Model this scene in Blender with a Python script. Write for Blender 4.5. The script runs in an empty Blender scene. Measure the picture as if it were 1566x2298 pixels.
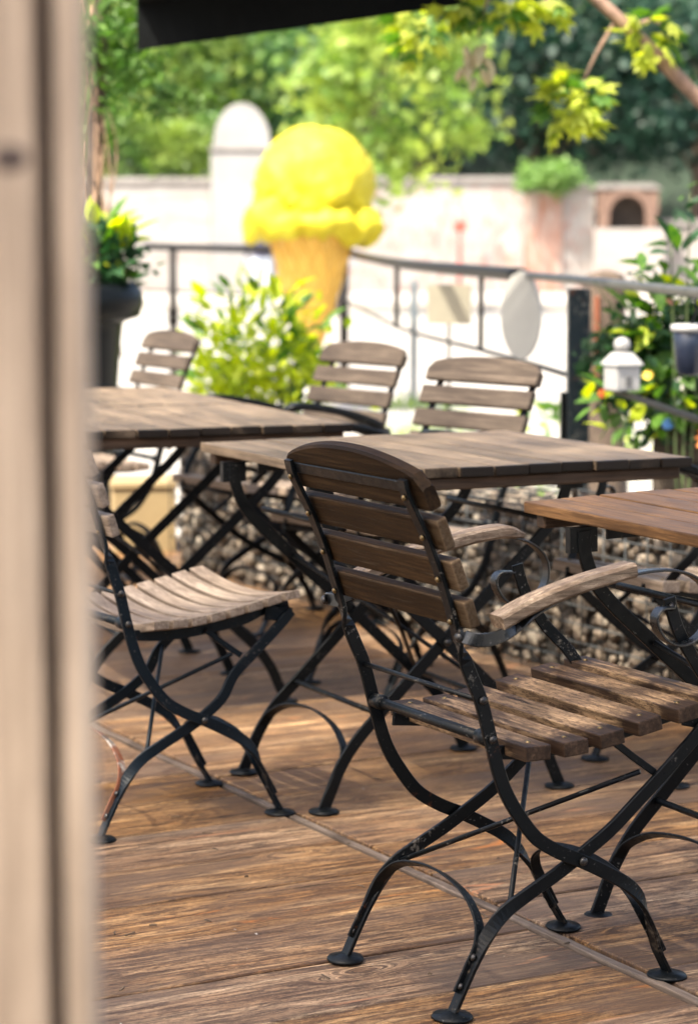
import bpy, bmesh, math, random
import numpy as np
from mathutils import Vector, Matrix, Euler, noise as mnoise

R = math.radians
SC = bpy.context.scene
COL = SC.collection

# ------------------------------------------------------------------ camera
cam_d = bpy.data.cameras.new("camera")
cam = bpy.data.objects.new("camera", cam_d)
COL.objects.link(cam)
cam.location = (0, 0, 1.206)
cam.rotation_euler = (R(90 - 6.505), 0, 0)
cam_d.sensor_fit = 'VERTICAL'
cam_d.sensor_height = 36.0
cam_d.sensor_width = 24.5
cam_d.lens = 85.06
cam_d.clip_start = 0.05
cam_d.clip_end = 600
cam_d.dof.use_dof = True
cam_d.dof.focus_distance = 4.02
cam_d.dof.aperture_fstop = 4.3
cam_d.dof.aperture_blades = 9
SC.camera = cam

# ------------------------------------------------------------------ sky and sun
TO_SUN = Vector((-0.36, -0.38, 0.85)).normalized()
world = bpy.data.worlds.new("World")
SC.world = world
world.use_nodes = True
wn = world.node_tree
sky = wn.nodes.new('ShaderNodeTexSky')
sky.sky_type = 'NISHITA'
sky.sun_disc = False
sky.sun_elevation = math.asin(TO_SUN.z)
sky.sun_rotation = math.atan2(TO_SUN.x, TO_SUN.y)
sky.air_density = 1.0
sky.dust_density = 7.0
sky.ozone_density = 0.3
bg = wn.nodes['Background']
bg.inputs['Strength'].default_value = 0.13
wn.links.new(sky.outputs[0], bg.inputs['Color'])

sun_d = bpy.data.lights.new("sun", 'SUN')
sun_d.energy = 3.2
sun_d.angle = R(1.0)
sun_d.color = (1.0, 0.93, 0.79)
sun = bpy.data.objects.new("sun", sun_d)
COL.objects.link(sun)
sun.rotation_euler = TO_SUN.to_track_quat('Z', 'Y').to_euler()
sun.location = TO_SUN * 30

SC.view_settings.view_transform = 'Standard'
SC.view_settings.look = 'None'
SC.view_settings.exposure = 2.0
SC.view_settings.gamma = 1.0
SC.cycles.use_denoising = True
SC.cycles.max_bounces = 8
SC.cycles.sample_clamp_indirect = 6.0

# ------------------------------------------------------------------ helpers
def tag(o, label=None, cat=None, group=None, kind=None):
    if label: o['label'] = label
    if cat: o['category'] = cat
    if group: o['group'] = group
    if kind: o['kind'] = kind
    return o

def empty(name, loc=(0, 0, 0), rz=0.0, label=None, cat=None, group=None):
    o = bpy.data.objects.new(name, None)
    o.empty_display_size = 0.1
    o.location = loc
    o.rotation_euler = (0, 0, rz)
    COL.objects.link(o)
    return tag(o, label, cat, group)

def mesh(name, verts, faces, smooth=False):
    m = bpy.data.meshes.new(name)
    m.from_pydata([tuple(v) for v in verts], [], faces)
    m.validate()
    if smooth:
        m.polygons.foreach_set('use_smooth', [True] * len(m.polygons))
    m.update()
    return m

def link(name, me, mat=None, parent=None, loc=(0, 0, 0), rot=(0, 0, 0), scale=(1, 1, 1)):
    o = bpy.data.objects.new(name, me)
    if mat is not None and not me.materials:
        me.materials.append(mat)
    o.location = loc
    o.rotation_euler = rot
    o.scale = scale
    if parent is not None:
        o.parent = parent
    COL.objects.link(o)
    return o

class MB:
    def __init__(s): s.v = []; s.f = []
    def add(s, v, f):
        n = len(s.v); s.v += [tuple(p) for p in v]; s.f += [tuple(i + n for i in q) for q in f]; return s
    def mesh(s, name, smooth=False): return mesh(name, s.v, s.f, smooth)

def bevel_box(lx, ly, lz, b=0.003, seg=2, sx=1, jit=0.0, seed=0):
    """box centred on the origin, subdivided along x, bevelled"""
    bm = bmesh.new()
    bmesh.ops.create_cube(bm, size=1)
    for v in bm.verts:
        v.co = Vector((v.co.x * lx, v.co.y * ly, v.co.z * lz))
    bmesh.ops.bevel(bm, geom=list(bm.edges), offset=b, segments=seg, profile=0.6, affect='EDGES')
    if sx > 1:
        for k in range(1, sx):
            x = -lx / 2 + lx * k / sx
            bmesh.ops.bisect_plane(bm, geom=list(bm.verts) + list(bm.edges) + list(bm.faces),
                                   plane_co=(x, 0, 0), plane_no=(1, 0, 0))
    if jit:
        for v in bm.verts:
            n = mnoise.noise_vector(v.co * 14 + Vector((seed * 7.3, 0, 0)))
            v.co += Vector((n.x * jit * 1.4, n.y * jit, n.z * jit * 0.6))
    return bm

def bm_mesh(bm, name, smooth=False):
    m = bpy.data.meshes.new(name)
    bm.to_mesh(m); bm.free()
    if smooth:
        m.polygons.foreach_set('use_smooth', [True] * len(m.polygons))
    return m

def catmull(pts, n=6):
    P = [Vector(p) for p in pts]
    P = [P[0] * 2 - P[1]] + P + [P[-1] * 2 - P[-2]]
    out = []
    for i in range(1, len(P) - 2):
        for k in range(n):
            t = k / n
            a, b, c, d = P[i - 1], P[i], P[i + 1], P[i + 2]
            out.append(0.5 * ((2 * b) + (c - a) * t + (2 * a - 5 * b + 4 * c - d) * t * t + (3 * b - a - 3 * c + d) * t ** 3))
    out.append(P[-2])
    return out

def sweep(path, w, t, ref=(1, 0, 0), roll=None, bev=0.0012):
    """flat bar: w across (in the plane normal to ref), t along ref; roll(i) turns the section"""
    ref = Vector(ref)
    V, F = [], []
    n = len(path)
    h, k, b = w / 2, t / 2, min(bev, t * 0.4)
    prof = [(h, k - b), (h - b, k), (-h + b, k), (-h, k - b), (-h, -k + b), (-h + b, -k), (h - b, -k), (h, -k + b)]
    for i, p in enumerate(path):
        T = (path[min(i + 1, n - 1)] - path[max(i - 1, 0)]).normalized()
        S = (ref - T * ref.dot(T))
        S.normalize()
        N = T.cross(S)
        a = roll(i / (n - 1), p) if roll else 0.0
        ca, sa = math.cos(a), math.sin(a)
        for (x, y) in prof:
            V.append(p + N * (x * ca - y * sa) + S * (x * sa + y * ca))
    for i in range(n - 1):
        for j in range(8):
            F.append((i * 8 + j, i * 8 + (j + 1) % 8, (i + 1) * 8 + (j + 1) % 8, (i + 1) * 8 + j))
    F.append(tuple(range(7, -1, -1)))
    F.append(tuple((n - 1) * 8 + j for j in range(8)))
    return V, F

def tube(path, r, seg=8, rf=None):
    path = [Vector(p) for p in path]
    V, F = [], []
    n = len(path)
    up = Vector((0.13, 0.27, 0.95))
    for i, p in enumerate(path):
        T = (path[min(i + 1, n - 1)] - path[max(i - 1, 0)]).normalized()
        S = T.cross(up)
        if S.length < 1e-3: S = T.cross(Vector((1, 0, 0)))
        S.normalize(); N = T.cross(S)
        rr = rf(i / (n - 1)) if rf else r
        for j in range(seg):
            a = 2 * math.pi * j / seg
            V.append(p + S * math.cos(a) * rr + N * math.sin(a) * rr)
    for i in range(n - 1):
        for j in range(seg):
            F.append((i * seg + j, (i + 1) * seg + j, (i + 1) * seg + (j + 1) % seg, i * seg + (j + 1) % seg))
    F.append(tuple(range(seg)))
    F.append(tuple((n - 1) * seg + j for j in range(seg - 1, -1, -1)))
    return V, F

def lathe(prof, seg=24):
    """prof: list of (r,z) bottom to top"""
    V, F = [], []
    for (r, z) in prof:
        for j in range(seg):
            a = 2 * math.pi * j / seg
            V.append((r * math.cos(a), r * math.sin(a), z))
    n = len(prof)
    for i in range(n - 1):
        for j in range(seg):
            F.append((i * seg + j, i * seg + (j + 1) % seg, (i + 1) * seg + (j + 1) % seg, (i + 1) * seg + j))
    F.append(tuple(range(seg - 1, -1, -1)))
    F.append(tuple((n - 1) * seg + j for j in range(seg)))
    return V, F

def boxv(x0, x1, y0, y1, z0, z1):
    V = [(x0, y0, z0), (x1, y0, z0), (x1, y1, z0), (x0, y1, z0), (x0, y0, z1), (x1, y0, z1), (x1, y1, z1), (x0, y1, z1)]
    F = [(3, 2, 1, 0), (4, 5, 6, 7), (0, 1, 5, 4), (1, 2, 6, 5), (2, 3, 7, 6), (3, 0, 4, 7)]
    return V, F

def ss(a, b, x):
    x = max(0.0, min(1.0, (x - a) / (b - a)))
    return x * x * (3 - 2 * x)

# ------------------------------------------------------------------ materials
class NT:
    def __init__(s, name):
        s.m = bpy.data.materials.new(name); s.m.use_nodes = True
        s.t = s.m.node_tree; s.b = s.t.nodes['Principled BSDF']; s.out = s.t.nodes['Material Output']
    def n(s, typ, **kw):
        nd = s.t.nodes.new(typ)
        for k, v in kw.items(): setattr(nd, k, v)
        return nd
    def l(s, a, b): s.t.links.new(a, b)
    def coords(s, rnd=True):
        tc = s.n('ShaderNodeTexCoord')
        if not rnd: return tc.outputs['Object']
        oi = s.n('ShaderNodeObjectInfo')
        mu = s.n('ShaderNodeMath', operation='MULTIPLY'); mu.inputs[1].default_value = 37.0
        s.l(oi.outputs['Random'], mu.inputs[0])
        ad = s.n('ShaderNodeVectorMath', operation='ADD')
        s.l(tc.outputs['Object'], ad.inputs[0]); s.l(mu.outputs[0], ad.inputs[1])
        return ad.outputs[0]
    def noise(s, vec, scale, detail=5, rough=0.6, dist=0.0, stretch=None):
        if stretch:
            mp = s.n('ShaderNodeMapping'); mp.inputs['Scale'].default_value = stretch
            s.l(vec, mp.inputs['Vector']); vec = mp.outputs[0]
        nz = s.n('ShaderNodeTexNoise'); nz.inputs['Scale'].default_value = scale
        nz.inputs['Detail'].default_value = detail; nz.inputs['Roughness'].default_value = rough
        nz.inputs['Distortion'].default_value = dist
        s.l(vec, nz.inputs['Vector'])
        return nz.outputs['Fac']
    def ramp(s, fac, stops):
        r = s.n('ShaderNodeValToRGB'); e = r.color_ramp.elements
        while len(e) < len(stops): e.new(0.5)
        for i, (p, c) in enumerate(stops):
            e[i].position = p
            e[i].color = c if isinstance(c, tuple) and len(c) == 4 else ((*c, 1) if isinstance(c, tuple) else (c, c, c, 1))
        s.l(fac, r.inputs[0]); return r.outputs[0]
    def mix(s, fac, a, b, typ='MIX'):
        m = s.n('ShaderNodeMix', data_type='RGBA', blend_type=typ)
        for v, i in ((fac, 0), (a, 6), (b, 7)):
            if isinstance(v, (int, float)): m.inputs[i].default_value = v
            elif isinstance(v, tuple): m.inputs[i].default_value = (*v, 1)
            else: s.l(v, m.inputs[i])
        return m.outputs[2]
    def math(s, op, a, b=None):
        m = s.n('ShaderNodeMath', operation=op)
        for v, i in ((a, 0), (b, 1)):
            if v is None: continue
            if isinstance(v, (int, float)): m.inputs[i].default_value = v
            else: s.l(v, m.inputs[i])
        return m.outputs[0]
    def bump(s, h, strength=0.3, dist=0.002):
        b = s.n('ShaderNodeBump'); b.inputs['Strength'].default_value = strength; b.inputs['Distance'].default_value = dist
        s.l(h, b.inputs['Height']); s.l(b.outputs[0], s.b.inputs['Normal'])
    def col(s, c):
        if isinstance(c, tuple): s.b.inputs['Base Color'].default_value = (*c, 1)
        else: s.l(c, s.b.inputs['Base Color'])
    def rough(s, r):
        if isinstance(r, (int, float)): s.b.inputs['Roughness'].default_value = r
        else: s.l(r, s.b.inputs['Roughness'])

def wood(name, dark, mid, light, rough=0.6, worn=None, wear=(0.5, 0.62), endx=None, fine=1.0, stain=0.5, bump=0.35, vary=0.25, edge=None, spec=0.18, ends=None):
    """grain runs along the object's local X axis"""
    s = NT(name)
    v = s.coords()
    g1 = s.noise(v, 1.0, 6, 0.65, 0.8, (2.2 * fine, 30 * fine, 30 * fine))
    g2 = s.noise(v, 1.0, 4, 0.7, 0.3, (6 * fine, 150 * fine, 150 * fine))
    c = s.ramp(g1, [(0.30, dark), (0.5, mid), (0.72, light)])
    c = s.mix(s.ramp(g2, [(0.38, 0.0), (0.60, 0.75)]), c, tuple(x * .7 for x in dark))
    st = s.noise(v, 5.0, 5, 0.6, 0.5)
    c = s.mix(s.math('MULTIPLY', s.ramp(st, [(0.48, 0.0), (0.68, 1.0)]), stain), c, tuple(x * 0.45 for x in dark))
    if worn:
        w = s.noise(v, 1.0, 7, 0.8, 0.8, (7, 75, 75))
        w2 = s.noise(v, 7.0, 3, 0.5)
        wm = s.math('ADD', s.math('MULTIPLY', w, 0.65), s.math('MULTIPLY', w2, 0.35))
        if endx:
            tc = s.n('ShaderNodeTexCoord'); sx = s.n('ShaderNodeSeparateXYZ')
            s.l(tc.outputs['Object'], sx.inputs[0])
            ax = s.math('ABSOLUTE', sx.outputs[0])
            wm = s.math('SUBTRACT', wm, s.ramp(ax, [(endx * 0.62, 0.0), (endx, 0.22)]))
        m = s.ramp(wm, [(wear[0], 0.0), (wear[1], 1.0)])
        fz = s.noise(v, 1.0, 4, 0.75, 0.5, (60, 190, 190))
        wc = s.mix(s.ramp(g2, [(.35, 0.0), (.62, 1.0)]), worn, tuple(x * 0.45 for x in worn))
        wc = s.mix(s.ramp(fz, [(.48, 0.0), (.60, .85)]), wc, mid)
        c = s.mix(m, c, wc)
    if ends:
        tc = s.n('ShaderNodeTexCoord'); sx = s.n('ShaderNodeSeparateXYZ'); s.l(tc.outputs['Object'], sx.inputs[0])
        em = s.math('ADD', s.math('ABSOLUTE', sx.outputs[0]), s.math('MULTIPLY', s.math('SUBTRACT', st, 0.5), 0.02))
        er = s.n('ShaderNodeMapRange'); er.inputs[1].default_value = ends - .006; er.inputs[2].default_value = ends; s.l(em, er.inputs[0])
        c = s.mix(s.math('MULTIPLY', er.outputs[0], .97), c, (0.006, 0.004, 0.003))
    if edge:
        ge = s.n('ShaderNodeNewGeometry')
        pm = s.math('ADD', ge.outputs['Pointiness'], s.math('MULTIPLY', s.math('SUBTRACT', g2, 0.5), 0.12))
        c = s.mix(s.ramp(pm, [(0.54, 0.0), (0.60, 0.8)]), c, edge)
    oi = s.n('ShaderNodeObjectInfo')
    hs = s.n('ShaderNodeHueSaturation')
    s.l(s.math('ADD', s.math('MULTIPLY', oi.outputs['Random'], vary), 1.0 - vary / 2), hs.inputs['Value'])
    s.l(c, hs.inputs['Color'])
    s.col(hs.outputs[0])
    s.b.inputs['Specular IOR Level'].default_value = spec
    s.rough(s.ramp(g1, [(0.3, rough - 0.12), (0.7, rough + 0.12)]))
    s.bump(s.math('ADD', g2, s.math('MULTIPLY', g1, 0.8)), bump, 0.0015)
    return s.m

def iron(name, base=(0.0028, 0.0038, 0.0046), chip=(0.16, 0.15, 0.13), rust=(0.10, 0.035, 0.015), amt=0.66, rusty=0.72, rough=0.34, dirt=True, spec=0.17):
    s = NT(name)
    v = s.coords()
    a = s.noise(v, 55, 6, 0.75)
    b = s.noise(v, 9, 3, 0.5)
    f = s.math('ADD', s.math('MULTIPLY', a, 0.6), s.math('MULTIPLY', b, 0.4))
    m = s.ramp(f, [(amt - 0.06, 0.0), (amt, 1.0)])
    c = s.mix(m, base, chip)
    a2 = s.noise(v, 170, 3, 0.6)
    c = s.mix(s.ramp(s.math('ADD', s.math('MULTIPLY', a2, 0.75), s.math('MULTIPLY', b, 0.25)), [(0.63, 0.0), (0.66, 0.9)]), c, (0.11, 0.105, 0.095))
    rn = s.noise(v, 16, 6, 0.7)
    c = s.mix(s.ramp(rn, [(rusty - 0.08, 0.0), (rusty, 0.9)]), c, rust)
    if dirt:
        tc = s.n('ShaderNodeTexCoord'); sx = s.n('ShaderNodeSeparateXYZ')
        s.l(tc.outputs['Object'], sx.inputs[0])
        low = s.ramp(sx.outputs[2], [(0.02, 0.09), (0.17, 0.0)])
        dn = s.math('ADD', f, low)
        c = s.mix(s.ramp(dn, [(0.60, 0.0), (0.70, 0.75)]), c, (0.10, 0.075, 0.052))
    s.col(c)
    s.b.inputs['Specular IOR Level'].default_value = spec
    s.rough(s.ramp(a, [(0.3, rough - 0.08), (0.75, rough + 0.25)]))
    s.bump(f, 0.25, 0.001)
    return s.m

def plain(name, c, rough=0.6, metal=0.0, var=0.25, scale=6.0, bump=0.0, spec=0.5):
    s = NT(name)
    v = s.coords()
    f = s.noise(v, scale, 5, 0.6)
    s.col(s.mix(s.ramp(f, [(0.3, 0.0), (0.7, 1.0)]), tuple(x * (1 - var) for x in c), tuple(min(1, x * (1 + var * 0.6)) for x in c)))
    s.rough(rough); s.b.inputs['Metallic'].default_value = metal
    s.b.inputs['Specular IOR Level'].default_value = spec
    if bump: s.bump(f, bump, 0.01)
    return s.m

def leafmat(name, c1, c2, trans=0.45, scale=3.0, gloss=0.35):
    s = NT(name)
    v = s.coords()
    f = s.noise(v, scale, 3, 0.6)
    col = s.ramp(f, [(0.32, c1), (0.68, c2)])
    oi = s.n('ShaderNodeObjectInfo'); hs = s.n('ShaderNodeHueSaturation')
    s.l(s.math('ADD', s.math('MULTIPLY', oi.outputs['Random'], 0.5), 0.75), hs.inputs['Value'])
    s.l(col, hs.inputs['Color'])
    s.col(hs.outputs[0]); s.rough(0.5)
    s.b.inputs['Specular IOR Level'].default_value = gloss
    tr = s.n('ShaderNodeBsdfTranslucent')
    h2 = s.n('ShaderNodeHueSaturation'); h2.inputs['Saturation'].default_value = 1.15; h2.inputs['Value'].default_value = 1.5
    s.l(hs.outputs[0], h2.inputs['Color']); s.l(h2.outputs[0], tr.inputs['Color'])
    mx = s.n('ShaderNodeMixShader'); mx.inputs[0].default_value = trans
    s.l(s.b.outputs[0], mx.inputs[1]); s.l(tr.outputs[0], mx.inputs[2]); s.l(mx.outputs[0], s.out.inputs['Surface'])
    return s.m

M = {}
M['iron'] = iron('black_iron')
M['iron_clean'] = iron('black_iron_smooth', amt=0.74, rusty=0.80, dirt=False)
M['iron_blue'] = iron('blue_black_iron', base=(0.0035, 0.0075, 0.0115), amt=0.70, rusty=0.74)
M['strap'] = iron('polished_black_strap', amt=0.80, rusty=0.85, rough=0.26, dirt=False, spec=0.6)
M['rusty'] = iron('rusty_iron', base=(0.10, 0.085, 0.075), chip=(0.35, 0.32, 0.28), rust=(0.16, 0.05, 0.02), amt=0.52, rusty=0.50, rough=0.5)
M['rivet'] = plain('rivet_steel', (0.045, 0.042, 0.04), 0.3, 0.6, 0.4, 60)
M['brass'] = plain('brass_rivet', (0.16, 0.11, 0.05), 0.35, 0.7, 0.4, 60)
M['slat_back'] = wood('varnished_back_slat', (0.011, 0.0055, 0.0022), (0.036, 0.0190, 0.0078), (0.066, 0.0380, 0.0170), 0.65, stain=0.35, edge=(0.15, 0.102, 0.062), spec=0.08)
M['slat_seat'] = wood('worn_seat_slat', (0.018, 0.010, 0.0065), (0.055, 0.031, 0.018), (0.11, 0.065, 0.038), 0.5, worn=(0.42, 0.27, 0.15), wear=(0.43, 0.58), endx=0.235)
M['slat_grey'] = wood('grey_weathered_slat', (0.15, 0.11, 0.08), (0.265, 0.205, 0.155), (0.38, 0.305, 0.24), 0.6, stain=0.2, vary=0.12)
M['slat_grey2'] = wood('brown_grey_slat', (0.04, 0.029, 0.021), (0.082, 0.062, 0.046), (0.135, 0.105, 0.08), 0.6, stain=0.25, vary=0.15)
M['arm'] = wood('worn_armrest', (0.06, 0.039, 0.024), (0.165, 0.11, 0.072), (0.28, 0.195, 0.13), 0.5, worn=(0.44, 0.33, 0.23), wear=(0.46, 0.6), stain=0.4)
M['table'] = wood('grey_brown_tabletop', (0.082, 0.056, 0.034), (0.185, 0.133, 0.087), (0.29, 0.218, 0.15), 0.5, stain=0.45, vary=0.3, ends=0.398)
M['table_orange'] = wood('orange_brown_tabletop', (0.07, 0.032, 0.011), (0.185, 0.092, 0.034), (0.30, 0.165, 0.068), 0.5, stain=0.5, vary=0.15)
M['batten'] = wood('dark_batten', (0.04, 0.025, 0.016), (0.09, 0.055, 0.033), (0.15, 0.09, 0.055), 0.6)

def deckmat():
    s = NT('weathered_deck')
    v = s.coords()
    # knots bend the grain
    vo = s.n('ShaderNodeTexVoronoi'); vo.inputs['Scale'].default_value = 1.0
    mp = s.n('ShaderNodeMapping'); mp.inputs['Scale'].default_value = (1.7, 5.0, 5.0)
    s.l(v, mp.inputs['Vector']); s.l(mp.outputs[0], vo.inputs['Vector'])
    knot = s.ramp(vo.outputs['Distance'], [(0.02, 1.0), (0.16, 0.0)])
    dv = s.n('ShaderNodeVectorMath', operation='MULTIPLY_ADD')
    s.l(knot, dv.inputs[0]); dv.inputs[1].default_value = (0.0, 0.06, 0.0); s.l(v, dv.inputs[2])
    vv = dv.outputs[0]
    g1 = s.noise(vv, 1.0, 9, 0.68, 1.1, (1.6, 26, 26))
    g2 = s.noise(vv, 1.0, 5, 0.75, 0.4, (7, 170, 170))
    g3 = s.noise(vv, 1.0, 6, 0.7, 1.5, (5, 60, 60))
    c = s.ramp(g1, [(0.32, (0.085, 0.040, 0.016)), (0.42, (0.22, 0.112, 0.045)), (0.52, (0.36, 0.205, 0.092)), (0.66, (0.52, 0.34, 0.18))])
    g4 = s.noise(vv, 1.0, 7, 0.75, 2.0, (4.5, 38, 38))
    c = s.mix(s.ramp(g4, [(0.46, 0.0), (0.58, 0.9)]), c, (0.045, 0.023, 0.012))
    c = s.mix(s.ramp(g3, [(0.50, 0.0), (0.66, 0.75)]), c, (0.06, 0.033, 0.02))
    c = s.mix(s.ramp(g2, [(0.42, 0.0), (0.62, 0.8)]), c, (0.045, 0.025, 0.016))
    gt = s.noise(v, 1.0, 3, 0.8, 0.0, (90, 330, 330))
    c = s.mix(s.ramp(gt, [(0.52, 0.0), (0.64, 0.75)]), c, (0.035, 0.02, 0.012))
    c = s.mix(s.ramp(gt, [(0.30, 0.5), (0.40, 0.0)]), c, (0.50, 0.34, 0.19))
    # grey worn patches and orange splintered patches
    pz = s.noise(v, 2.2, 5, 0.6, 0.6, (0.7, 2.2, 2.2))
    c = s.mix(s.ramp(pz, [(0.47, 0.0), (0.62, 0.75)]), c, (0.085, 0.055, 0.038))
    oz = s.noise(v, 1.0, 5, 0.7, 0.8, (2.6, 14, 14))
    c = s.mix(s.ramp(oz, [(0.63, 0.0), (0.70, 0.8)]), c, (0.36, 0.14, 0.045))
    c = s.mix(s.ramp(vo.outputs['Distance'], [(0.02, 0.85), (0.075, 0.0)]), c, (0.035, 0.018, 0.011))
    crack = s.noise(vv, 1.0, 3, 0.5, 0.6, (1.1, 45, 45))
    cm = s.ramp(crack, [(0.69, 0.0), (0.72, 1.0)])
    c = s.mix(cm, c, (0.012, 0.008, 0.005))
    oi = s.n('ShaderNodeObjectInfo'); hs = s.n('ShaderNodeHueSaturation')
    s.l(s.math('ADD', s.math('MULTIPLY', oi.outputs['Random'], 0.26), 0.98), hs.inputs['Value'])
    s.l(s.math('ADD', s.math('MULTIPLY', s.math('FRACT', s.math('MULTIPLY', oi.outputs['Random'], 7.7)), 0.3), 0.85), hs.inputs['Saturation'])
    s.l(c, hs.inputs['Color'])
    s.col(hs.outputs[0])
    s.b.inputs['Specular IOR Level'].default_value = 0.2
    s.rough(s.ramp(g1, [(0.3, 0.45), (0.7, 0.68)]))
    hgt = s.math('SUBTRACT', s.math('ADD', s.math('MULTIPLY', g2, 0.6), g1), s.math('MULTIPLY', cm, 1.2))
    s.bump(hgt, 0.55, 0.004)
    return s.m
M['deck'] = deckmat()

# deck frame: lateral direction LAT, forward direction FD
YAW = R(-61.46)
LAT = Vector((math.cos(YAW), math.sin(YAW), 0))
FD = Vector((-math.sin(YAW), math.cos(YAW), 0))
def dk(s_, f_, z=0.0):
    p = LAT * s_ + FD * f_
    return Vector((p.x, p.y, z))

GZ = -0.10   # street level

# ================================================================== SETTING
def groundmat():
    s = NT('pale_paving')
    tc = s.n('ShaderNodeTexCoord'); v = tc.outputs['Object']
    f = s.noise(v, 0.35, 6, 0.6)
    f2 = s.noise(v, 18, 4, 0.6)
    c = s.ramp(f, [(0.3, (0.24, 0.225, 0.20)), (0.7, (0.31, 0.295, 0.27))])
    c = s.mix(s.ramp(f2, [(0.4, 0.0), (0.7, 0.35)]), c, (0.20, 0.185, 0.16))
    s.col(c); s.rough(0.8); s.bump(f2, 0.3, 0.01)
    return s.m
M['ground'] = groundmat()
g = MB().add([(-250, -60, GZ), (250, -60, GZ), (250, 400, GZ), (-250, 400, GZ)], [(0, 1, 2, 3)])
tag(link('ground', g.mesh('ground'), M['ground']), 'pale sunlit paving of the street beyond the deck', kind='structure')

# deck: planks in two fields either side of a joint strip at fd = 2.27
deck = empty('deck', (0, 0, 0))
deck['kind'] = 'structure'
db = MB().add(*boxv(-4.35, 4.35, -2.6, 1.9, -0.06, -0.036))
dbo = link('deck_base', db.mesh('deck_base'), plain('dark_under_deck', (0.012, 0.009, 0.007), 0.9), deck)
dbo.location = dk(-6.2, 2.1); dbo.rotation_euler = (0, 0, YAW)
rng = random.Random(5)
plank_meshes = {}
def plank_mesh(L, k):
    key = (round(L, 2), k)
    if key not in plank_meshes:
        bm = bevel_box(L, 0.2335, 0.034, 0.0022, 1, sx=int(L / 0.09), jit=0.0022, seed=k + L)
        plank_meshes[key] = bm_mesh(bm, 'plank')
    return plank_meshes[key]
JOINT = 2.270
i = 0
s0 = -4.18 + 0.235 * 5 + 0.1175
for k in range(27):
    sc_ = s0 - 0.235 * k
    for side in (0, 1):
        if side == 0: L, fc = 2.35, JOINT - 0.022 - 2.35 / 2
        else: L, fc = 1.75, JOINT + 0.020 + 1.75 / 2
        me = plank_mesh(L, rng.randrange(4))
        off = 0.0 if side == 0 else 0.06
        o = link('plank', me, M['deck'], deck, dk(sc_ + off, fc, -0.017 + rng.uniform(-0.0018, 0.0012)),
                 (rng.uniform(-0.004, 0.004), 0, YAW + R(90) + rng.uniform(-0.002, 0.002)), (1, rng.choice((0.985, 0.995, 1.0, 1.0)), 1))
        if rng.random() < 0.5: o.rotation_euler[2] += math.pi
# joint strip: thin greyed batten in short lengths
M['strip'] = wood('grey_joint_strip', (0.10, 0.074, 0.056), (0.17, 0.13, 0.102), (0.25, 0.20, 0.16), 0.5, stain=0.8)
st = bm_mesh(bevel_box(1.5, 0.019, 0.03, 0.003, 2, sx=14, jit=0.003), 'joint_strip')
for k in range(4):
    link('joint_strip', st, M['strip'], deck, dk(-3.6 - 1.503 * k, JOINT - 0.004, -0.0135), (0, 0, YAW))

# low kerb and far pavement
kerb = MB().add(*boxv(-40, 40, 43.0, 43.25, GZ, GZ + 0.12)).add(*boxv(-40, 40, 43.25, 51.4, GZ - 0.01, GZ + 0.115))
tag(link('pavement', kerb.mesh('pavement'), plain('pavement_slabs', (0.32, 0.295, 0.265), 0.8, 0, 0.2, 1.5)), 'raised pale pavement in front of the far wall', kind='structure')

# rising wooded ground behind the wall
hv, hf = [], []
NX, NY = 40, 14
for j in range(NY):
    for i in range(NX):
        x = -60 + 120 * i / (NX - 1); y = 54 + j * 3.2
        z = GZ + 9.5 * ss(0, 1, j / 8.0) + 0.5 * mnoise.noise(Vector((x * 0.15, y * 0.15, 0)))
        hv.append((x, y, z))
for j in range(NY - 1):
    for i in range(NX - 1):
        hf.append((j * NX + i, j * NX + i + 1, (j + 1) * NX + i + 1, (j + 1) * NX + i))
tag(link('hillside', mesh('hillside', hv, hf, True), plain('dark_undergrowth', (0.016, 0.03, 0.016), 0.9, 0, 0.5, 2.0)), 'dark wooded slope rising behind the wall', kind='structure')

# ================================================================== CHAIRS
A_PATH = [(-.326, .846), (-.318, .82), (-.286, .758), (-.259, .693), (-.237, .627), (-.222, .580), (-.202, .533), (-.186, .497),
          (-.168, .434), (-.154, .385), (-.14, .350), (-.118, .314), (-.084, .272), (-.042, .2445), (.002, .224), (.05, .199),
          (.092, .174), (.120, .146), (.145, .103), (.168, .055), (.194, .010)]
B_PATH = [(-.228, .008), (-.209, .045), (-.185, .09), (-.166, .122), (-.136, .154), (-.09, .180), (-.04, .204), (0, .226), (.063, .2635),
          (.122, .310), (.175, .353), (.235, .405), (.262, .432)]
SEAT_Y = [-.124, -.057, .011, .086, .160, .229]
def seat_z(y): return .4235 + .030 * ss(-.06, .20, y) + .014 * ss(.10, .27, y)

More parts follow.
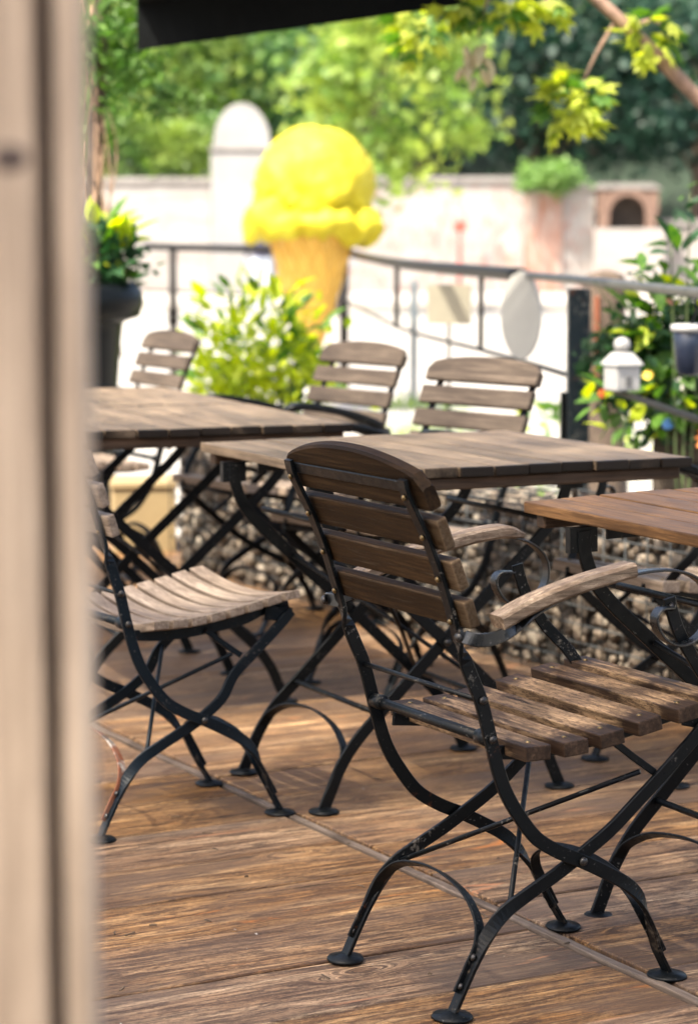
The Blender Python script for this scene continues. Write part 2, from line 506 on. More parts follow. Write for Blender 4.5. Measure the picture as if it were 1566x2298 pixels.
def build_chair(name, arms=True, sag=False, mats=None, skew=0.0, broken=False, rear_arch_mat=None, arch=1.0):
    mt = dict(iron='iron', back='slat_back', seat='slat_seat', arm='arm'); mt.update(mats or {})
    I = M[mt['iron']]
    root = empty(name)
    rivets = []
    def rivet(p, n, r=0.0055, mat='rivet'): rivets.append((Vector(p), Vector(n).normalized(), r, mat))
    wA, wB = .185, .1735
    def ao(z): return .012 * ss(.45, .60, z) if sag else 0.0
    def bo_(z): return -.048 * ss(.23, .33, z) if sag else 0.0
    yf = -.055 if sag else 0.0
    for s in (-1, 1):
        # back-leg bar (stile that runs down to the front foot)
        pts = []
        for (y, z) in A_PATH:
            inn = .026 * ss(.17, .02, z)
            pts.append((s * (wA - inn), y + ao(z) + skew * s * ss(.2, 0, z), z))
        path = catmull(pts, 5)
        def rollA(u, p):
            return R(90) * ss(.555, .60, p.z) + R(90) * ss(.20, .075, p.z)
        bar = link('side_bar', mesh('side_bar', *sweep(path, .0225, .0075, roll=rollA)), I, root)
        # crossing leg
        pts = [(s * wB, y + bo_(z), z) for (y, z) in B_PATH]
        path = catmull(pts, 5)
        leg = link('cross_leg', mesh('cross_leg', *sweep(path, .0225, .0075, roll=lambda u, p: R(90) * ss(.185, .07, p.z))), I, root)
        # feet
        for (fx, fy) in ((s * (wA - .026), .194 + skew * s), (s * wB, -.228)):
            f = MB().add(*lathe([(.012, 0), (.031, .0006), (.033, .003), (.031, .0065), (.016, .009), (.010, .012)], 20))
            link('foot', f.mesh('foot', True), M['iron_clean'], root, (fx, fy, 0.0), (0, 0, 0.3 * s), (1.05, .95, 1))
        # seat rail and strut
        p = catmull([(s * .150, -.150, .408), (s * .150, -.05, .401), (s * .150, .10, .416), (s * .150, .2 + yf * .7, .436), (s * .150, .285 + yf * 1.2, .447)], 4)
        link('seat_rail', mesh('seat_rail', *sweep(p, .022, .006)), I, root)
        p = [Vector((s * .158, .077 + yf, .405)), Vector((s * .163, .115 + yf, .375)), Vector((s * .166, .154 + yf, .347))]
        link('strut', mesh('strut', *sweep(p, .012, .006)), I, root)
        # hinge tab at the front
        p = [Vector((s * .160, .215 + yf, .432)), Vector((s * .166, .245 + yf, .425)), Vector((s * .1700, .268 + yf, .432))]
        link('hinge', mesh('hinge', *sweep(p, .030, .006)), I, root)
        rivet((s * (wA + .006), .001, .225), (s, 0, 0), .0075)
        rivet((s * (wA + .005), -.186 + ao(.5), .500), (s, 0, 0), .007)
        rivet((s * (wA + .005), -.168, .437), (s, 0, 0), .007)
        for (y, z) in ((-.209, .047), (-.186, .09)):
            rivet((s * wB, y - .004, z + .002), (0, -.9, .4), .0062)
        rivet((s * (wA - .022), .168 - .005, .062), (0, -.9, -.3), .006)
        for (y, z) in ((-.318, .82), (-.286, .758), (-.259, .693), (-.237, .627)):
            rivet((s * wA, y + ao(z) - .0045, z - .0015), (0, -.93, -.36), .0052, 'brass')
    # rods between the sides
    def rod(nm, a, b, r): link(nm, mesh(nm, *tube([Vector(a), (Vector(a) + Vector(b)) / 2, Vector(b)], r, 10), True), I, root)
    rod('cross_rod', (-wA, -.186 + ao(.499), .499), (wA, -.186 + ao(.499), .499), .0042)
    rod('seat_rod', (-wA, -.168, .436), (wA, -.168, .436), .0085)
    for s in (-1, 1):
        link('collar', mesh('collar', *tube([(s * (wA - .004), -.168, .436), (s * (wA - .034), -.168, .436)], .0125, 12), True), I, root)
    rod('brace_rod', (-.168, -.124, .160), (.168, .124 + bo_(.35), .352), .0045)
    rod('brace_rod', (.166, -.120, .160), (-.168, .132 + bo_(.318), .318), .0045)
    rod('front_rod', (-.168, .262 + bo_(.43), .432), (.168, .262 + bo_(.43), .432), .007)
    # arches between the feet
    for (nm, f0, f1, top, m_) in (('rear_arch', (-.222, .020), (-.166, .122), (-.156, .190), rear_arch_mat), ('front_arch', (.186, .024), (.128, .132), (.118, .182), None)):
        xw = wB if nm == 'rear_arch' else wA - .024
        a, b, t = Vector((0, f0[0], f0[1])), Vector((0, f1[0], f1[1])), Vector((0, top[0], top[1]))
        out = -1 if nm == 'rear_arch' else 1
        offv = Vector((0, -.006 if nm == 'rear_arch' else .004, 0))
        pts = [Vector((-xw + .002, 0, 0)) + a.lerp(b, .18), Vector((-xw + .003, 0, 0)) + a.lerp(b, .55), Vector((-xw + .006, 0, 0)) + a.lerp(b, .88)]
        pts += [Vector((-xw * .86, 0, 0)) + b.lerp(t, .32), Vector((-xw * .55, 0, 0)) + b.lerp(t, .80), Vector((0, 0, 0)) + t]
        pts += [Vector((-p.x, p.y, p.z)) for p in reversed(pts[:-1])]
        pts = [p + offv * .8 for p in pts]
        path = catmull(pts, 6)
        nrm = (b - a).cross(Vector((1, 0, 0)))
        link(nm, mesh(nm, *sweep(path, .004, .020, ref=nrm)), m_ or I, root)
    # seat slats
    if not sag:
        for k, y in enumerate(SEAT_Y):
            yc = y + .0255
            dz = seat_z(y + .05) - seat_z(y)
            bm = bevel_box(.430 + .004 * ((k * 7) % 3 - 1),   .0465, .024, .0024, 2, sx=10, jit=.0009, seed=k)
            link('seat_slat', bm_mesh(bm, 'seat_slat'), M[mt['seat']], root, (0, yc, (seat_z(y) + seat_z(y + .05)) / 2 - .0105),
                 (math.atan2(dz, .05), 0, 0.004 * ((k * 5) % 3 - 1)))
            for s in (-1, 1):
                rivet((s * .182, yc, (seat_z(y) + seat_z(y + .05)) / 2), (0, 0, 1), .0055, 'brass')
    else:
        for k in range(8):
            yc = -.107 + .0432 * k
            bm = bevel_box(.430, .0338, .018, .0022, 2, sx=16, jit=.0005, seed=k)
            for v in bm.verts: v.co.z += .026 * (v.co.x / .215) ** 2 - .020
            dz = seat_z(yc + .02) - seat_z(yc - .02)
            link('seat_slat', bm_mesh(bm, 'seat_slat', False), M[mt['seat']], root, (0, yc, seat_z(yc) + .004), (math.atan2(dz, .04), 0, 0))
    # back slats
    slats = [((-.2985, .765), 22, .051), ((-.2520, .7015), 20, .049), ((-.2285, .6405), 18, .045)]
    slats = [((-.2705, .765), 22, .051), ((-.2455, .7015), 20.5, .049), ((-.2245, .6405), 18.5, .045)]
    for k, ((y, z), tilt, hgt) in enumerate(slats):
        bm = bevel_box(.440, .019, hgt, .004, 2, sx=10, jit=.0008, seed=k + 20)
        link('back_slat', bm_mesh(bm, 'back_slat'), M[mt['back']], root, (0, y + ao(z), z), (R(tilt - (1 if sag else 0)), 0, 0))
    # arched top slat
    N = 24
    V, F = [], []
    for i in range(N + 1):
        x = -.222 + .444 * i / N
        u = abs(x) / .222
        top = .030 + .034 * arch * (1 - u ** 2.1) - .018 * max(0, (u - .88) / .12) ** 2
        bot = -.0245
        th = .0105
        for (yy, zz) in ((-th, bot + .003), (-th, top - .004), (-th + .004, top), (th - .004, top), (th, top - .004), (th, bot + .003), (th - .003, bot), (-th + .003, bot)):
            V.append((x, yy, zz))
    for i in range(N):
        for j in range(8):
            F.append((i * 8 + j, i * 8 + (j + 1) % 8, (i + 1) * 8 + (j + 1) % 8, (i + 1) * 8 + j))
    F.append(tuple(range(7, -1, -1))); F.append(tuple(N * 8 + j for j in range(8)))
    link('top_slat', mesh('top_slat', V, F), M[mt['back']], root, (0, -.2985 + ao(.8), .826), (R(23 - (1 if sag else 0)), 0, 0))
    p = [Vector((x, -.3165 + ao(.8), .834)) for x in (-.178, 0, .178)]
    link('top_bar', mesh('top_bar', *sweep(p, .0185, .004, ref=(0, -.93, -.36))), I, root)
    # armrests
    if arms:
        for s in (-1, 1):
            X = .236
            arm = empty('armrest'); arm.parent = root
            st_ = [(s * .188, -.231, .607), (s * .222, -.238, .607), (s * .240, -.222, .604), (s * .241, -.185, .608), (s * X, -.12, .638), (s * X, -.05, .664), (s * X, .03, .681), (s * X, .09, .688),
                   (s * X, .142, .684), (s * X, .180, .668), (s * X, .203, .641), (s * X, .204, .606), (s * X, .184, .577), (s * X, .148, .566), (s * X, .116, .579),
                   (s * X, .099, .607), (s * X, .108, .625), (s * .228, .135, .626)]
            path = catmull(st_, 6)
            def rollS(u, p): return R(90) - R(90) * (ss(-.12, -.19, p.y) if p.z < .645 and p.y < 0 else 0)
            link('strap', mesh('strap', *sweep(path, .021, .0045, roll=rollS)), M['strap'], arm)
            # wooden grip
            top = [(-.19, .640), (-.13, .664), (-.05, .686), (.03, .701), (.08, .708), (.118, .709), (.156, .700)]
            if broken and s > 0: top = top[:4] + [(.052, .7045)]
            pp = catmull([(s * X, y, z - .0115) for (y, z) in top], 5)
            V, F = sweep(pp, .023, .040, roll=None, bev=.0048)
            if not (broken and s > 0):
                n = len(pp)
                for q in range(n):
                    e = ss(.80, 1.0, q / (n - 1))
                    if e > 0:
                        c0 = pp[q]
                        for j in range(8):
                            v = Vector(V[q * 8 + j]); V[q * 8 + j] = c0 + (v - c0) * (1 - .55 * e * e)
            # rotate grain: build in a frame whose X follows the arm
            o = link('grip', mesh('grip', [(v[1], -v[0], v[2]) for v in [tuple(x) for x in V]], F), M[mt['arm']], arm, (0, 0, 0), (0, 0, R(90)))
            post = catmull([(s * .222, .137, .640), (s * .222, .142, .620), (s * .222, .160, .578), (s * .219, .196, .527), (s * .205, .228, .490), (s * .188, .246, .455), (s * .178, .256, .425)], 5)
            link('post', mesh('post', *sweep(post, .022, .006)), I, arm)
            for (p_, n_, r_) in (((s * .226, .139, .626), (s, 0, 0), .007), ((s * .215, -.244, .606), (s * .3, -1, 0), .008)):
                V, F = lathe([(r_, 0), (r_ * .9, r_ * .45), (r_ * .5, r_ * .75), (.0005, r_ * .82)], 10)
                link('rivet', mesh('rivet', V, F, True), M['rivet'], arm, p_, Vector(n_).to_track_quat('Z', 'Y').to_euler())
    cache = {}
    for (p, n, r, mname) in rivets:
        key = (r, mname)
        if key not in cache:
            V, F = lathe([(r, 0), (r * .92, r * .4), (r * .55, r * .72), (.0004, r * .8)], 10)
            cache[key] = mesh('rivet', V, F, True)
        link('rivet', cache[key], M[mname], root, p, n.to_track_quat('Z', 'Y').to_euler())
    return root

def children(o): return [c for c in COL.objects if c.parent == o]
def copy_tree(src, parent=None, kids=None):
    kids = kids or {}
    c = src.copy(); COL.objects.link(c)
    if parent is not None: c.parent = parent
    for ch in [k for k in list(src.children)]:
        copy_tree(ch, c)
    return c
def place(o, x, y, yaw, label, group=None, cat='chair', z=0.0, tilt=(0, 0)):
    o.location = (x, y, z); o.rotation_euler = (tilt[0], tilt[1], R(yaw))
    tag(o, label, cat, group)

G_CH = 'folding iron and wood terrace chairs'
c1 = build_chair('folding_armchair', True, False, skew=-.004, broken=True)
place(c1, .2771, 3.9006, -61.46, 'dark brown folding armchair in sharp focus with worn seat and broken right armrest', G_CH)
c3 = build_chair('folding_chair', False, True, dict(iron='iron_blue', back='slat_grey', seat='slat_grey'), rear_arch_mat=M['rusty'])
place(c3, -.393, 5.016, -59, 'armless folding chair with dished pale grey seat beside the wooden post', G_CH)
c6 = build_chair('folding_armchair', True, False, dict(iron='iron_clean', back='slat_grey2', seat='slat_grey', arm='iron_clean'), arch=.6)
place(c6, .142, 6.48, 130, 'grey slatted armchair facing us behind the middle table, nearest the white oval sign', G_CH)
c5 = copy_tree(c6)
place(c5, -.2, 7.505, 125, 'grey slatted armchair facing us just right of the yellow green bush', G_CH)
c4 = copy_tree(c6)
place(c4, -.898, 8.463, 118, 'pale grey slatted armchair facing us between the black urn and the bush', G_CH)
c7 = copy_tree(c6)
place(c7, .815, 5.46, 118, 'armchair cut off by the right edge with its grey seat tucked under the middle table', G_CH)

# ================================================================== TABLES
TZ = 0.737
def build_table(name, top='table', iron_='iron_clean', yo=0.0):
    root = empty(name)
    rg = random.Random(3)
    L = .80
    for k in range(10):
        y = -.3645 + .081 * k
        bm = bevel_box(L + rg.uniform(-.012, .012), .0775, .021, .003, 2, sx=14, jit=.0012, seed=k)
        link('table_slat', bm_mesh(bm, 'table_slat'), M[top], root, (rg.uniform(-.003, .003), y, TZ - .0105 + rg.uniform(-.001, .001)), (rg.uniform(-.01, .01), 0, 0))
    for x in (-.368, .368):
        bm = bevel_box(.77, .030, .026, .003, 1)
        link('batten', bm_mesh(bm, 'batten'), M['batten'], root, (x, 0, TZ - .0345), (0, 0, R(90)))
    I = M[iron_]
    under = []
    def lk(*a_, **k_):
        o_ = link(*a_, **k_); o_.location.y += yo; return o_
    for s in (-1, 1):
        xf = .215 * s
        p = [Vector((xf, y, TZ - .040)) for y in (-.34, 0, .34)]
        link('top_rail', mesh('top_rail', *sweep(p, .028, .006)), I, root)
        for d in (-1, 1):
            xo = xf + .004 * d * s
            pts = [(xo, -.300 * d, TZ - .036), (xo, -.296 * d, TZ - .085), (xo, -.262 * d, TZ - .150), (xo, -.16 * d, .49), (xo, 0, .345), (xo, .14 * d, .213), (xo, .205 * d, .150), (xo, .245 * d, .095), (xo, .268 * d, .045), (xo, .285 * d, .008)]
            lk('cross_leg', mesh('cross_leg', *sweep(catmull(pts, 5), .026, .0075)), I, root)
            f = MB().add(*lathe([(.012, 0), (.031, .0006), (.033, .003), (.031, .0065), (.016, .009), (.010, .012)], 18))
            lk('foot', f.mesh('foot', True), M['iron_clean'], root, (xo, .285 * d, 0))
            bk = MB().add(*boxv(-.008, .008, -.028, .028, -.045, .0))
            lk('bracket', bk.mesh('bracket'), I, root, (xf + .011 * s, -.30 * d, TZ - .030))
        V, F = lathe([(.009, 0), (.008, .004), (.004, .0065), (.0004, .007)], 10)
        lk('rivet', mesh('rivet', V, F, True), M['rivet'], root, (xf + .011 * s, 0, .345), Vector((s, 0, 0)).to_track_quat('Z', 'Y').to_euler())
    for d in (-1, 1):
        a, b, t = Vector((0, .282 * d, .020)), Vector((0, .236 * d, .112)), Vector((0, .215 * d, .180))
        xw = .213
        pts = [Vector((-xw, 0, 0)) + a.lerp(b, .15), Vector((-xw, 0, 0)) + a.lerp(b, .6), Vector((-xw + .004, 0, 0)) + a.lerp(b, .95),
               Vector((-xw * .88, 0, 0)) + b.lerp(t, .35), Vector((-xw * .55, 0, 0)) + b.lerp(t, .8), t]
        pts += [Vector((-p.x, p.y, p.z)) for p in reversed(pts[:-1])]
        nrm = (b - a).cross(Vector((1, 0, 0)))
        lk('arch', mesh('arch', *sweep(catmull(pts, 6), .0045, .021, ref=nrm)), I, root)
        for zz, yy in ((.60, -.235 * d), (.20, .155 * d)):
            lk('cross_rod', mesh('cross_rod', *tube([(-.21, yy, zz), (0, yy, zz), (.21, yy, zz)], .006, 8), True), I, root)
    lk('brace_rod', mesh('brace_rod', *tube([(-.21, -.16, .49), (0, 0, .35), (.21, .15, .21)], .005, 8), True), I, root)
    lk('brace_rod', mesh('brace_rod', *tube([(.21, -.16, .49), (0, 0.006, .338), (-.21, .15, .21)], .005, 8), True), I, root)
    return root
G_T = 'square slatted folding tables'
t2 = build_table('folding_table', yo=-.095)
place(t2, .196, 5.343, -64, 'grey brown slatted folding table in the middle behind the focused armchair', G_T, 'table')
t1 = build_table('folding_table')
place(t1, -.511, 6.307, -68.5, 'grey brown slatted table on the left above the dished grey seat', G_T, 'table')
t4 = copy_tree(t1)
place(t4, -.811, 7.066, -68.5, 'slatted table pushed end to end behind the left table, beside the black urn', G_T, 'table')
t3 = build_table('folding_table', 'table_orange', yo=-.085)
place(t3, .867, 4.195, -64, 'orange brown table at the right edge in front of the focused armchair', G_T, 'table', 0, (0, 0))
t3.rotation_euler = Euler((0.022, 0.0, R(-64)))

# ================================================================== GABION
def stonemat():
    s = NT('gabion_stone')
    v = s.coords()
    f = s.noise(v, 30, 5, 0.6)
    oi = s.n('ShaderNodeObjectInfo')
    ge = s.n('ShaderNodeNewGeometry')
    rnd = s.math('FRACT', s.math('ADD', s.math('MULTIPLY', oi.outputs['Random'], 13.0), s.math('MULTIPLY', ge.outputs['Random Per Island'], 7.0)))
    c = s.ramp(rnd, [(0.0, (0.025, 0.019, 0.014)), (0.35, (0.085, 0.066, 0.048)), (0.72, (0.18, 0.14, 0.10)), (1.0, (0.30, 0.26, 0.205))])
    c = s.mix(s.ramp(f, [(0.4, 0.0), (0.7, 0.5)]), c, (0.09, 0.07, 0.05))
    s.col(c); s.rough(0.8); s.bump(f, 0.4, 0.004)
    return s.m
M['stone'] = stonemat()
M['wire'] = plain('dull_wire', (0.045, 0.05, 0.052), 0.55, 0.2, 0.4, 40, spec=.2)
def rock(seed, sub=2):
    bm = bmesh.new(); bmesh.ops.create_icosphere(bm, subdivisions=sub, radius=1)
    for v in bm.verts:
        n = mnoise.noise(v.co * 1.1 + Vector((seed * 3.7, 1, 2))); v.co *= 1 + .5 * n
    return bm_mesh(bm, 'stone', False)
rocks = [rock(i, 2) for i in range(6)]
rocks_lo = [rock(i, 1) for i in range(6)]
gab = empty('gabion', tuple(dk(-6.35, 3.84, 0)), YAW, 'long stone filled wire gabion behind the tables', 'gabion')
GL, GD, GH = 3.5, .36, .46
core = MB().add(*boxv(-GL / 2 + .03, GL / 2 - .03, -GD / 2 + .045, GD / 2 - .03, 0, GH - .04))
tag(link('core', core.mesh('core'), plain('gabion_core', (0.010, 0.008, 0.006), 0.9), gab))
rg = random.Random(11)
cells = []
cw, chh = .038, .031
nr, ncl = int(GH / chh), int(GL / cw)
for r_ in range(nr):
    for c_ in range(ncl):
        x = -GL / 2 + cw * (c_ + .5 + (.5 if r_ % 2 else 0)) + rg.uniform(-.02, .02)
        z = .022 + chh * r_ + rg.uniform(-.016, .016)
        if x > GL / 2 - .02: continue
        cells.append((x, -GD / 2 + .035 + rg.uniform(-.006, .02), z, rg.choice((.011, .014, .017, .020, .023, .028))))
for r_ in range(6):
    for c_ in range(ncl):
        cells.append((-GL / 2 + cw * (c_ + .5) + rg.uniform(-.012, .012), -GD / 2 + .05 + .055 * r_, GH - .035 + rg.uniform(-.01, .006), rg.uniform(.014, .028)))
for r_ in range(nr):
    for c_ in range(6):
        cells.append((-GL / 2 + .035, -GD / 2 + .05 + .055 * c_, .022 + chh * r_, rg.uniform(.02, .032)))
order = sorted(range(len(cells)), key=lambda i: -cells[i][3])
big = set([i for i in order if cells[i][1] < -GD / 2 + .05][:300])
sm = MB()
for i, (x, y, z, s_) in enumerate(cells):
    e = Euler((rg.uniform(0, 6.3), rg.uniform(0, 6.3), rg.uniform(0, 6.3)))
    sc_ = (s_ * 1.0, s_ * rg.uniform(.7, .95), s_ * rg.uniform(.7, 1.0))
    if i in big:
        link('stone', rocks[i % 6], M['stone'], gab, (x, y, z), e, sc_)
    else:
        me = rocks_lo[i % 6]; m4 = Matrix.LocRotScale(Vector((x, y, z)), e, Vector(sc_))
        sm.add([m4 @ v.co for v in me.vertices], [tuple(p.vertices) for p in me.polygons])
tag(link('small_stones', sm.mesh('small_stones', True), M['stone'], gab), kind='stuff')
wh = mesh('wire', *tube([(-GL / 2, 0, 0), (0, 0, 0), (GL / 2, 0, 0)], .0026, 6), True)
wv = mesh('wire', *tube([(0, 0, 0), (0, 0, GH)], .0022, 6), True)
wd = mesh('wire', *tube([(0, -GD / 2, 0), (0, GD / 2, 0)], .0022, 6), True)
for k in range(10): link('wire', wh, M['wire'], gab, (0, -GD / 2 - .002, .006 + .05 * k))
for k in range(36): link('wire', wv, M['wire'], gab, (-GL / 2 + .1 * k, -GD / 2 - .006, 0))
for k in range(36): link('wire', wd, M['wire'], gab, (-GL / 2 + .1 * k, 0, GH + .004))
for k in range(4): link('wire', wh, M['wire'], gab, (0, -GD / 2 + .1 * k, GH + .008))

# ================================================================== FOREGROUND POST
M['post_wood'] = wood('smooth_pale_post', (0.42, 0.31, 0.22), (0.56, 0.43, 0.315), (0.65, 0.515, 0.39), 0.6, stain=0.3, fine=0.7, vary=0.05)
post = empty('wooden_post', (-.177, 1.3, -.1), 0, 'pale beige wooden post out of focus along the left edge', 'post')
def vboard(nm, x0, x1, y0, y1, mat):
    bm = bevel_box(3.2, y1 - y0, x1 - x0, .003, 2)
    link(nm, bm_mesh(bm, nm), mat, post, ((x0 + x1) / 2 + .177, (y0 + y1) / 2 - 1.3, 1.6), (0, R(90), 0))
vboard('front_board', -.231, -.1618, 1.264, 1.30, M['post_wood'])
vboard('core', -.231, -.1460, 1.302, 1.352, wood('shaded_post_core', (0.10, 0.07, 0.054), (0.14, 0.098, 0.077), (0.18, 0.13, 0.104), 0.7, stain=.1))  # shadow of the groove is painted in as darker core wood
vboard('edge_board', -.1525, -.1375, 1.266, 1.30, M['post_wood'])
V, F = lathe([(.0094, 0), (.0083, .0005), (.0026, .0008)], 16)
kn = link('knot', mesh('knot', V, F, True), plain('dark_knot', (0.07, 0.045, 0.035), 0.6, 0, .4, 60), post, (-.1752 + .177, 1.2637 - 1.3, 1.246 + .1), (R(90), 0, 0), (1, .75, 1))

# ================================================================== UNSEEN FRONT BEHIND THE CAMERA, ADDED TO BLOCK LIGHT
hf_ = empty('light_blocking_front', (0, -3.0, -.1), 0, 'unseen dark boarded front added behind the viewer to block light', 'light blocker')
M['board_dark'] = wood('dark_stained_boards', (0.03, 0.02, 0.014), (0.055, 0.038, 0.027), (0.08, 0.057, 0.042), 0.7)
cb = bm_mesh(bevel_box(12.0, .04, .20, .006, 1), 'board')
for k in range(14): link('board', cb, M['board_dark'], hf_, (0, 0, .11 + .205 * k))
link('door', bm_mesh(bevel_box(1.1, .05, 2.15, .01, 1), 'door'), M['batten'], hf_, (.3, .03, 1.1))
link('door_handle', MB().add(*tube([(-.15, .07, 1.05), (-.15, .11, 1.05), (-.15, .11, 1.2), (-.15, .07, 1.2)], .009, 8)).mesh('door_handle', True), M['rivet'], hf_)

# ================================================================== AWNINGS
M['canvas'] = plain('black_canvas', (0.0035, 0.0045, 0.005), 0.9, 0, .3, 8, spec=.12)
def awning(name, A, B, C, D, val, label):
    """A,B front corners (left,right), C,D rear (right,left); valance hangs from the front"""
    A, B, C, D = map(Vector, (A, B, C, D))
    root = empty(name, tuple(A), 0, label, 'awning')
    V, F = [], []
    n, m_ = 16, 10
    for j in range(m_ + 1):
        for i in range(n + 1):
            p = A.lerp(B, i / n).lerp(D.lerp(C, i / n), j / m_)
            p.z -= .05 * math.sin(math.pi * i / n) * math.sin(math.pi * j / m_)
            V.append(p - A)
    k = len(V)
    V += [v + Vector((0, 0, .004)) for v in V]
    for j in range(m_):
        for i in range(n):
            a = j * (n + 1) + i
            F.append((a, a + n + 1, a + n + 2, a + 1)); F.append((a + k, a + k + 1, a + k + n + 2, a + k + n + 1))
    link('canopy', mesh('canopy', V, F, True), M['canvas'], root)
    Vv, Fv = [], []
    for i in range(25):
        p = A.lerp(B, i / 24) - A
        w_ = .006 * math.sin(i * 1.3)
        Vv += [p + Vector((0, w_ * 0, 0)), p + Vector((0, w_, -val)), p + Vector((0, .004 + w_, -val)), p + Vector((0, .004, 0))]
    for i in range(24):
        for j in range(4):
            Fv.append((i * 4 + j, i * 4 + (j + 1) % 4, i * 4 + 4 + (j + 1) % 4, i * 4 + 4 + j))
    Fv += [(0, 1, 2, 3), (99, 98, 97, 96)]
    link('valance', mesh('valance', Vv, Fv), M['canvas'], root)
    link('front_bar', mesh('front_bar', *tube([Vector((0, .02, .012)), (B - A) / 2 + Vector((0, .02, .012)), B - A + Vector((0, .02, .012))], .018, 8), True), M['iron_clean'], root)
    return root
awning('awning', (-.80, 9.3, 2.075), (.50, 9.12, 2.238), (.55, 7.3, 2.62), (-.56, 7.5, 2.45), .17, 'black canvas awning whose corner hangs across the top of the picture')

# ================================================================== FOLIAGE TOOLS
def leaf_quads(centres, sizes, seed, flat=0.0, aspect=0.6, normals=None):
    r = np.random.default_rng(seed)
    n = len(centres)
    a = r.normal(size=(n, 3)); a /= np.linalg.norm(a, axis=1)[:, None]
    b = r.normal(size=(n, 3))
    if flat: b[:, 2] += flat * np.sign(b[:, 2] + 1e-6) * 2; 
    b -= a * (a * b).sum(1)[:, None]; b /= np.linalg.norm(b, axis=1)[:, None]
    c = np.cross(a, b)
    s_ = sizes[:, None]
    v = np.empty((n, 4, 3))
    v[:, 0] = centres - a * s_ * .5
    v[:, 1] = centres + c * s_ * aspect * .5 + b * s_ * .06
    v[:, 2] = centres + a * s_ * .5
    v[:, 3] = centres - c * s_ * aspect * .5 + b * s_ * .06
    return v.reshape(-1, 3)
def quad_mesh(name, v):
    n = len(v) // 4
    me = bpy.data.meshes.new(name)
    me.vertices.add(len(v)); me.vertices.foreach_set('co', v.astype(np.float32).ravel())
    me.loops.add(len(v)); me.loops.foreach_set('vertex_index', np.arange(len(v), dtype=np.int32))
    me.polygons.add(n); me.polygons.foreach_set('loop_start', np.arange(n, dtype=np.int32) * 4)
    me.update(calc_edges=True); me.validate()
    return me
def crown_points(n, c, rad, clumps, seed, spread=.28, shell=.45):
    r = np.random.default_rng(seed)
    d = r.normal(size=(clumps, 3)); d /= np.linalg.norm(d, axis=1)[:, None]
    rr = shell + (1 - shell) * r.random(clumps) ** .6
    cc = np.array(c) + d * rr[:, None] * np.array(rad)
    k = r.integers(0, clumps, n)
    sz = np.mean(rad) * spread * (.6 + .8 * r.random(clumps))
    return cc[k] + r.normal(size=(n, 3)) * sz[k][:, None] * np.array([1, 1, .7])

M['bark'] = plain('bark', (0.085, 0.06, 0.042), 0.9, 0, .5, 20, .6)
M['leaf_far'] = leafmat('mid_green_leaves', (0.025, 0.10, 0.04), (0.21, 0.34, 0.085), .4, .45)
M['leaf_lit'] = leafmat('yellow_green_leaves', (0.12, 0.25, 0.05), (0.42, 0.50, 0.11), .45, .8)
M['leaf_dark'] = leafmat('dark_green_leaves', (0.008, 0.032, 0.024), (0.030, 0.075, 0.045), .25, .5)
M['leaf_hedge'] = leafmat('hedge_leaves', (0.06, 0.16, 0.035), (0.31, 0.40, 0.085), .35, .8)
M['leaf_bush'] = leafmat('lime_leaves', (0.24, 0.34, 0.015), (0.44, 0.48, 0.03), .5, 6)
M['leaf_green'] = leafmat('green_leaves', (0.035, 0.10, 0.018), (0.10, 0.19, 0.028), .4, 6)
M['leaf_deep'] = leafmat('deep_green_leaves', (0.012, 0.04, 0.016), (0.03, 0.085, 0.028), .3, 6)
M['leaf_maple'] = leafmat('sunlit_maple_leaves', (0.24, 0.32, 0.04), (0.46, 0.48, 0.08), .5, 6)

def tree(name, x, y, h, crown_c, rad, n, mat, label, group, seed, leaf=.22, clumps=60, tr=.16, z0=None):
    z0 = GZ if z0 is None else z0
    root = empty(name, (x, y, z0), 0, label, 'tree', group)
    rg_ = random.Random(seed)
    m_ = MB()
    top = crown_c[2] + rad[2] * .5 - z0
    cx, cy = crown_c[0] - x, crown_c[1] - y
    trunk = catmull([(0, 0, -.2), (rg_.uniform(-.05, .05), 0, top * .3), (cx * .5, cy * .5, top * .6), (cx, cy, top)], 5)
    m_.add(*tube(trunk, tr, 10, lambda u: tr * (1 - .8 * u)))
    for k in range(7):
        u = .35 + .08 * k
        p = trunk[int(u * (len(trunk) - 1))]
        a = k * 2.4 + seed
        e = p + Vector((math.cos(a) * rad[0] * .7, math.sin(a) * rad[1] * .7, rad[2] * rg_.uniform(.1, .6)))
        m_.add(*tube(catmull([p, p.lerp(e, .5) + Vector((0, 0, rad[2] * .1)), e], 4), tr * .3, 6, lambda q: tr * .32 * (1 - .8 * q)))
    link('trunk', m_.mesh('trunk', True), M['bark'], root)
    P_ = crown_points(n, (crown_c[0] - x, crown_c[1] - y, crown_c[2] - z0), rad, clumps, seed)
    r = np.random.default_rng(seed + 5)
    v = leaf_quads(P_, leaf * (.6 + .8 * r.random(n)), seed + 9)
    tag(link('crown', quad_mesh('crown', v), M[mat], root), kind='stuff')
    return root

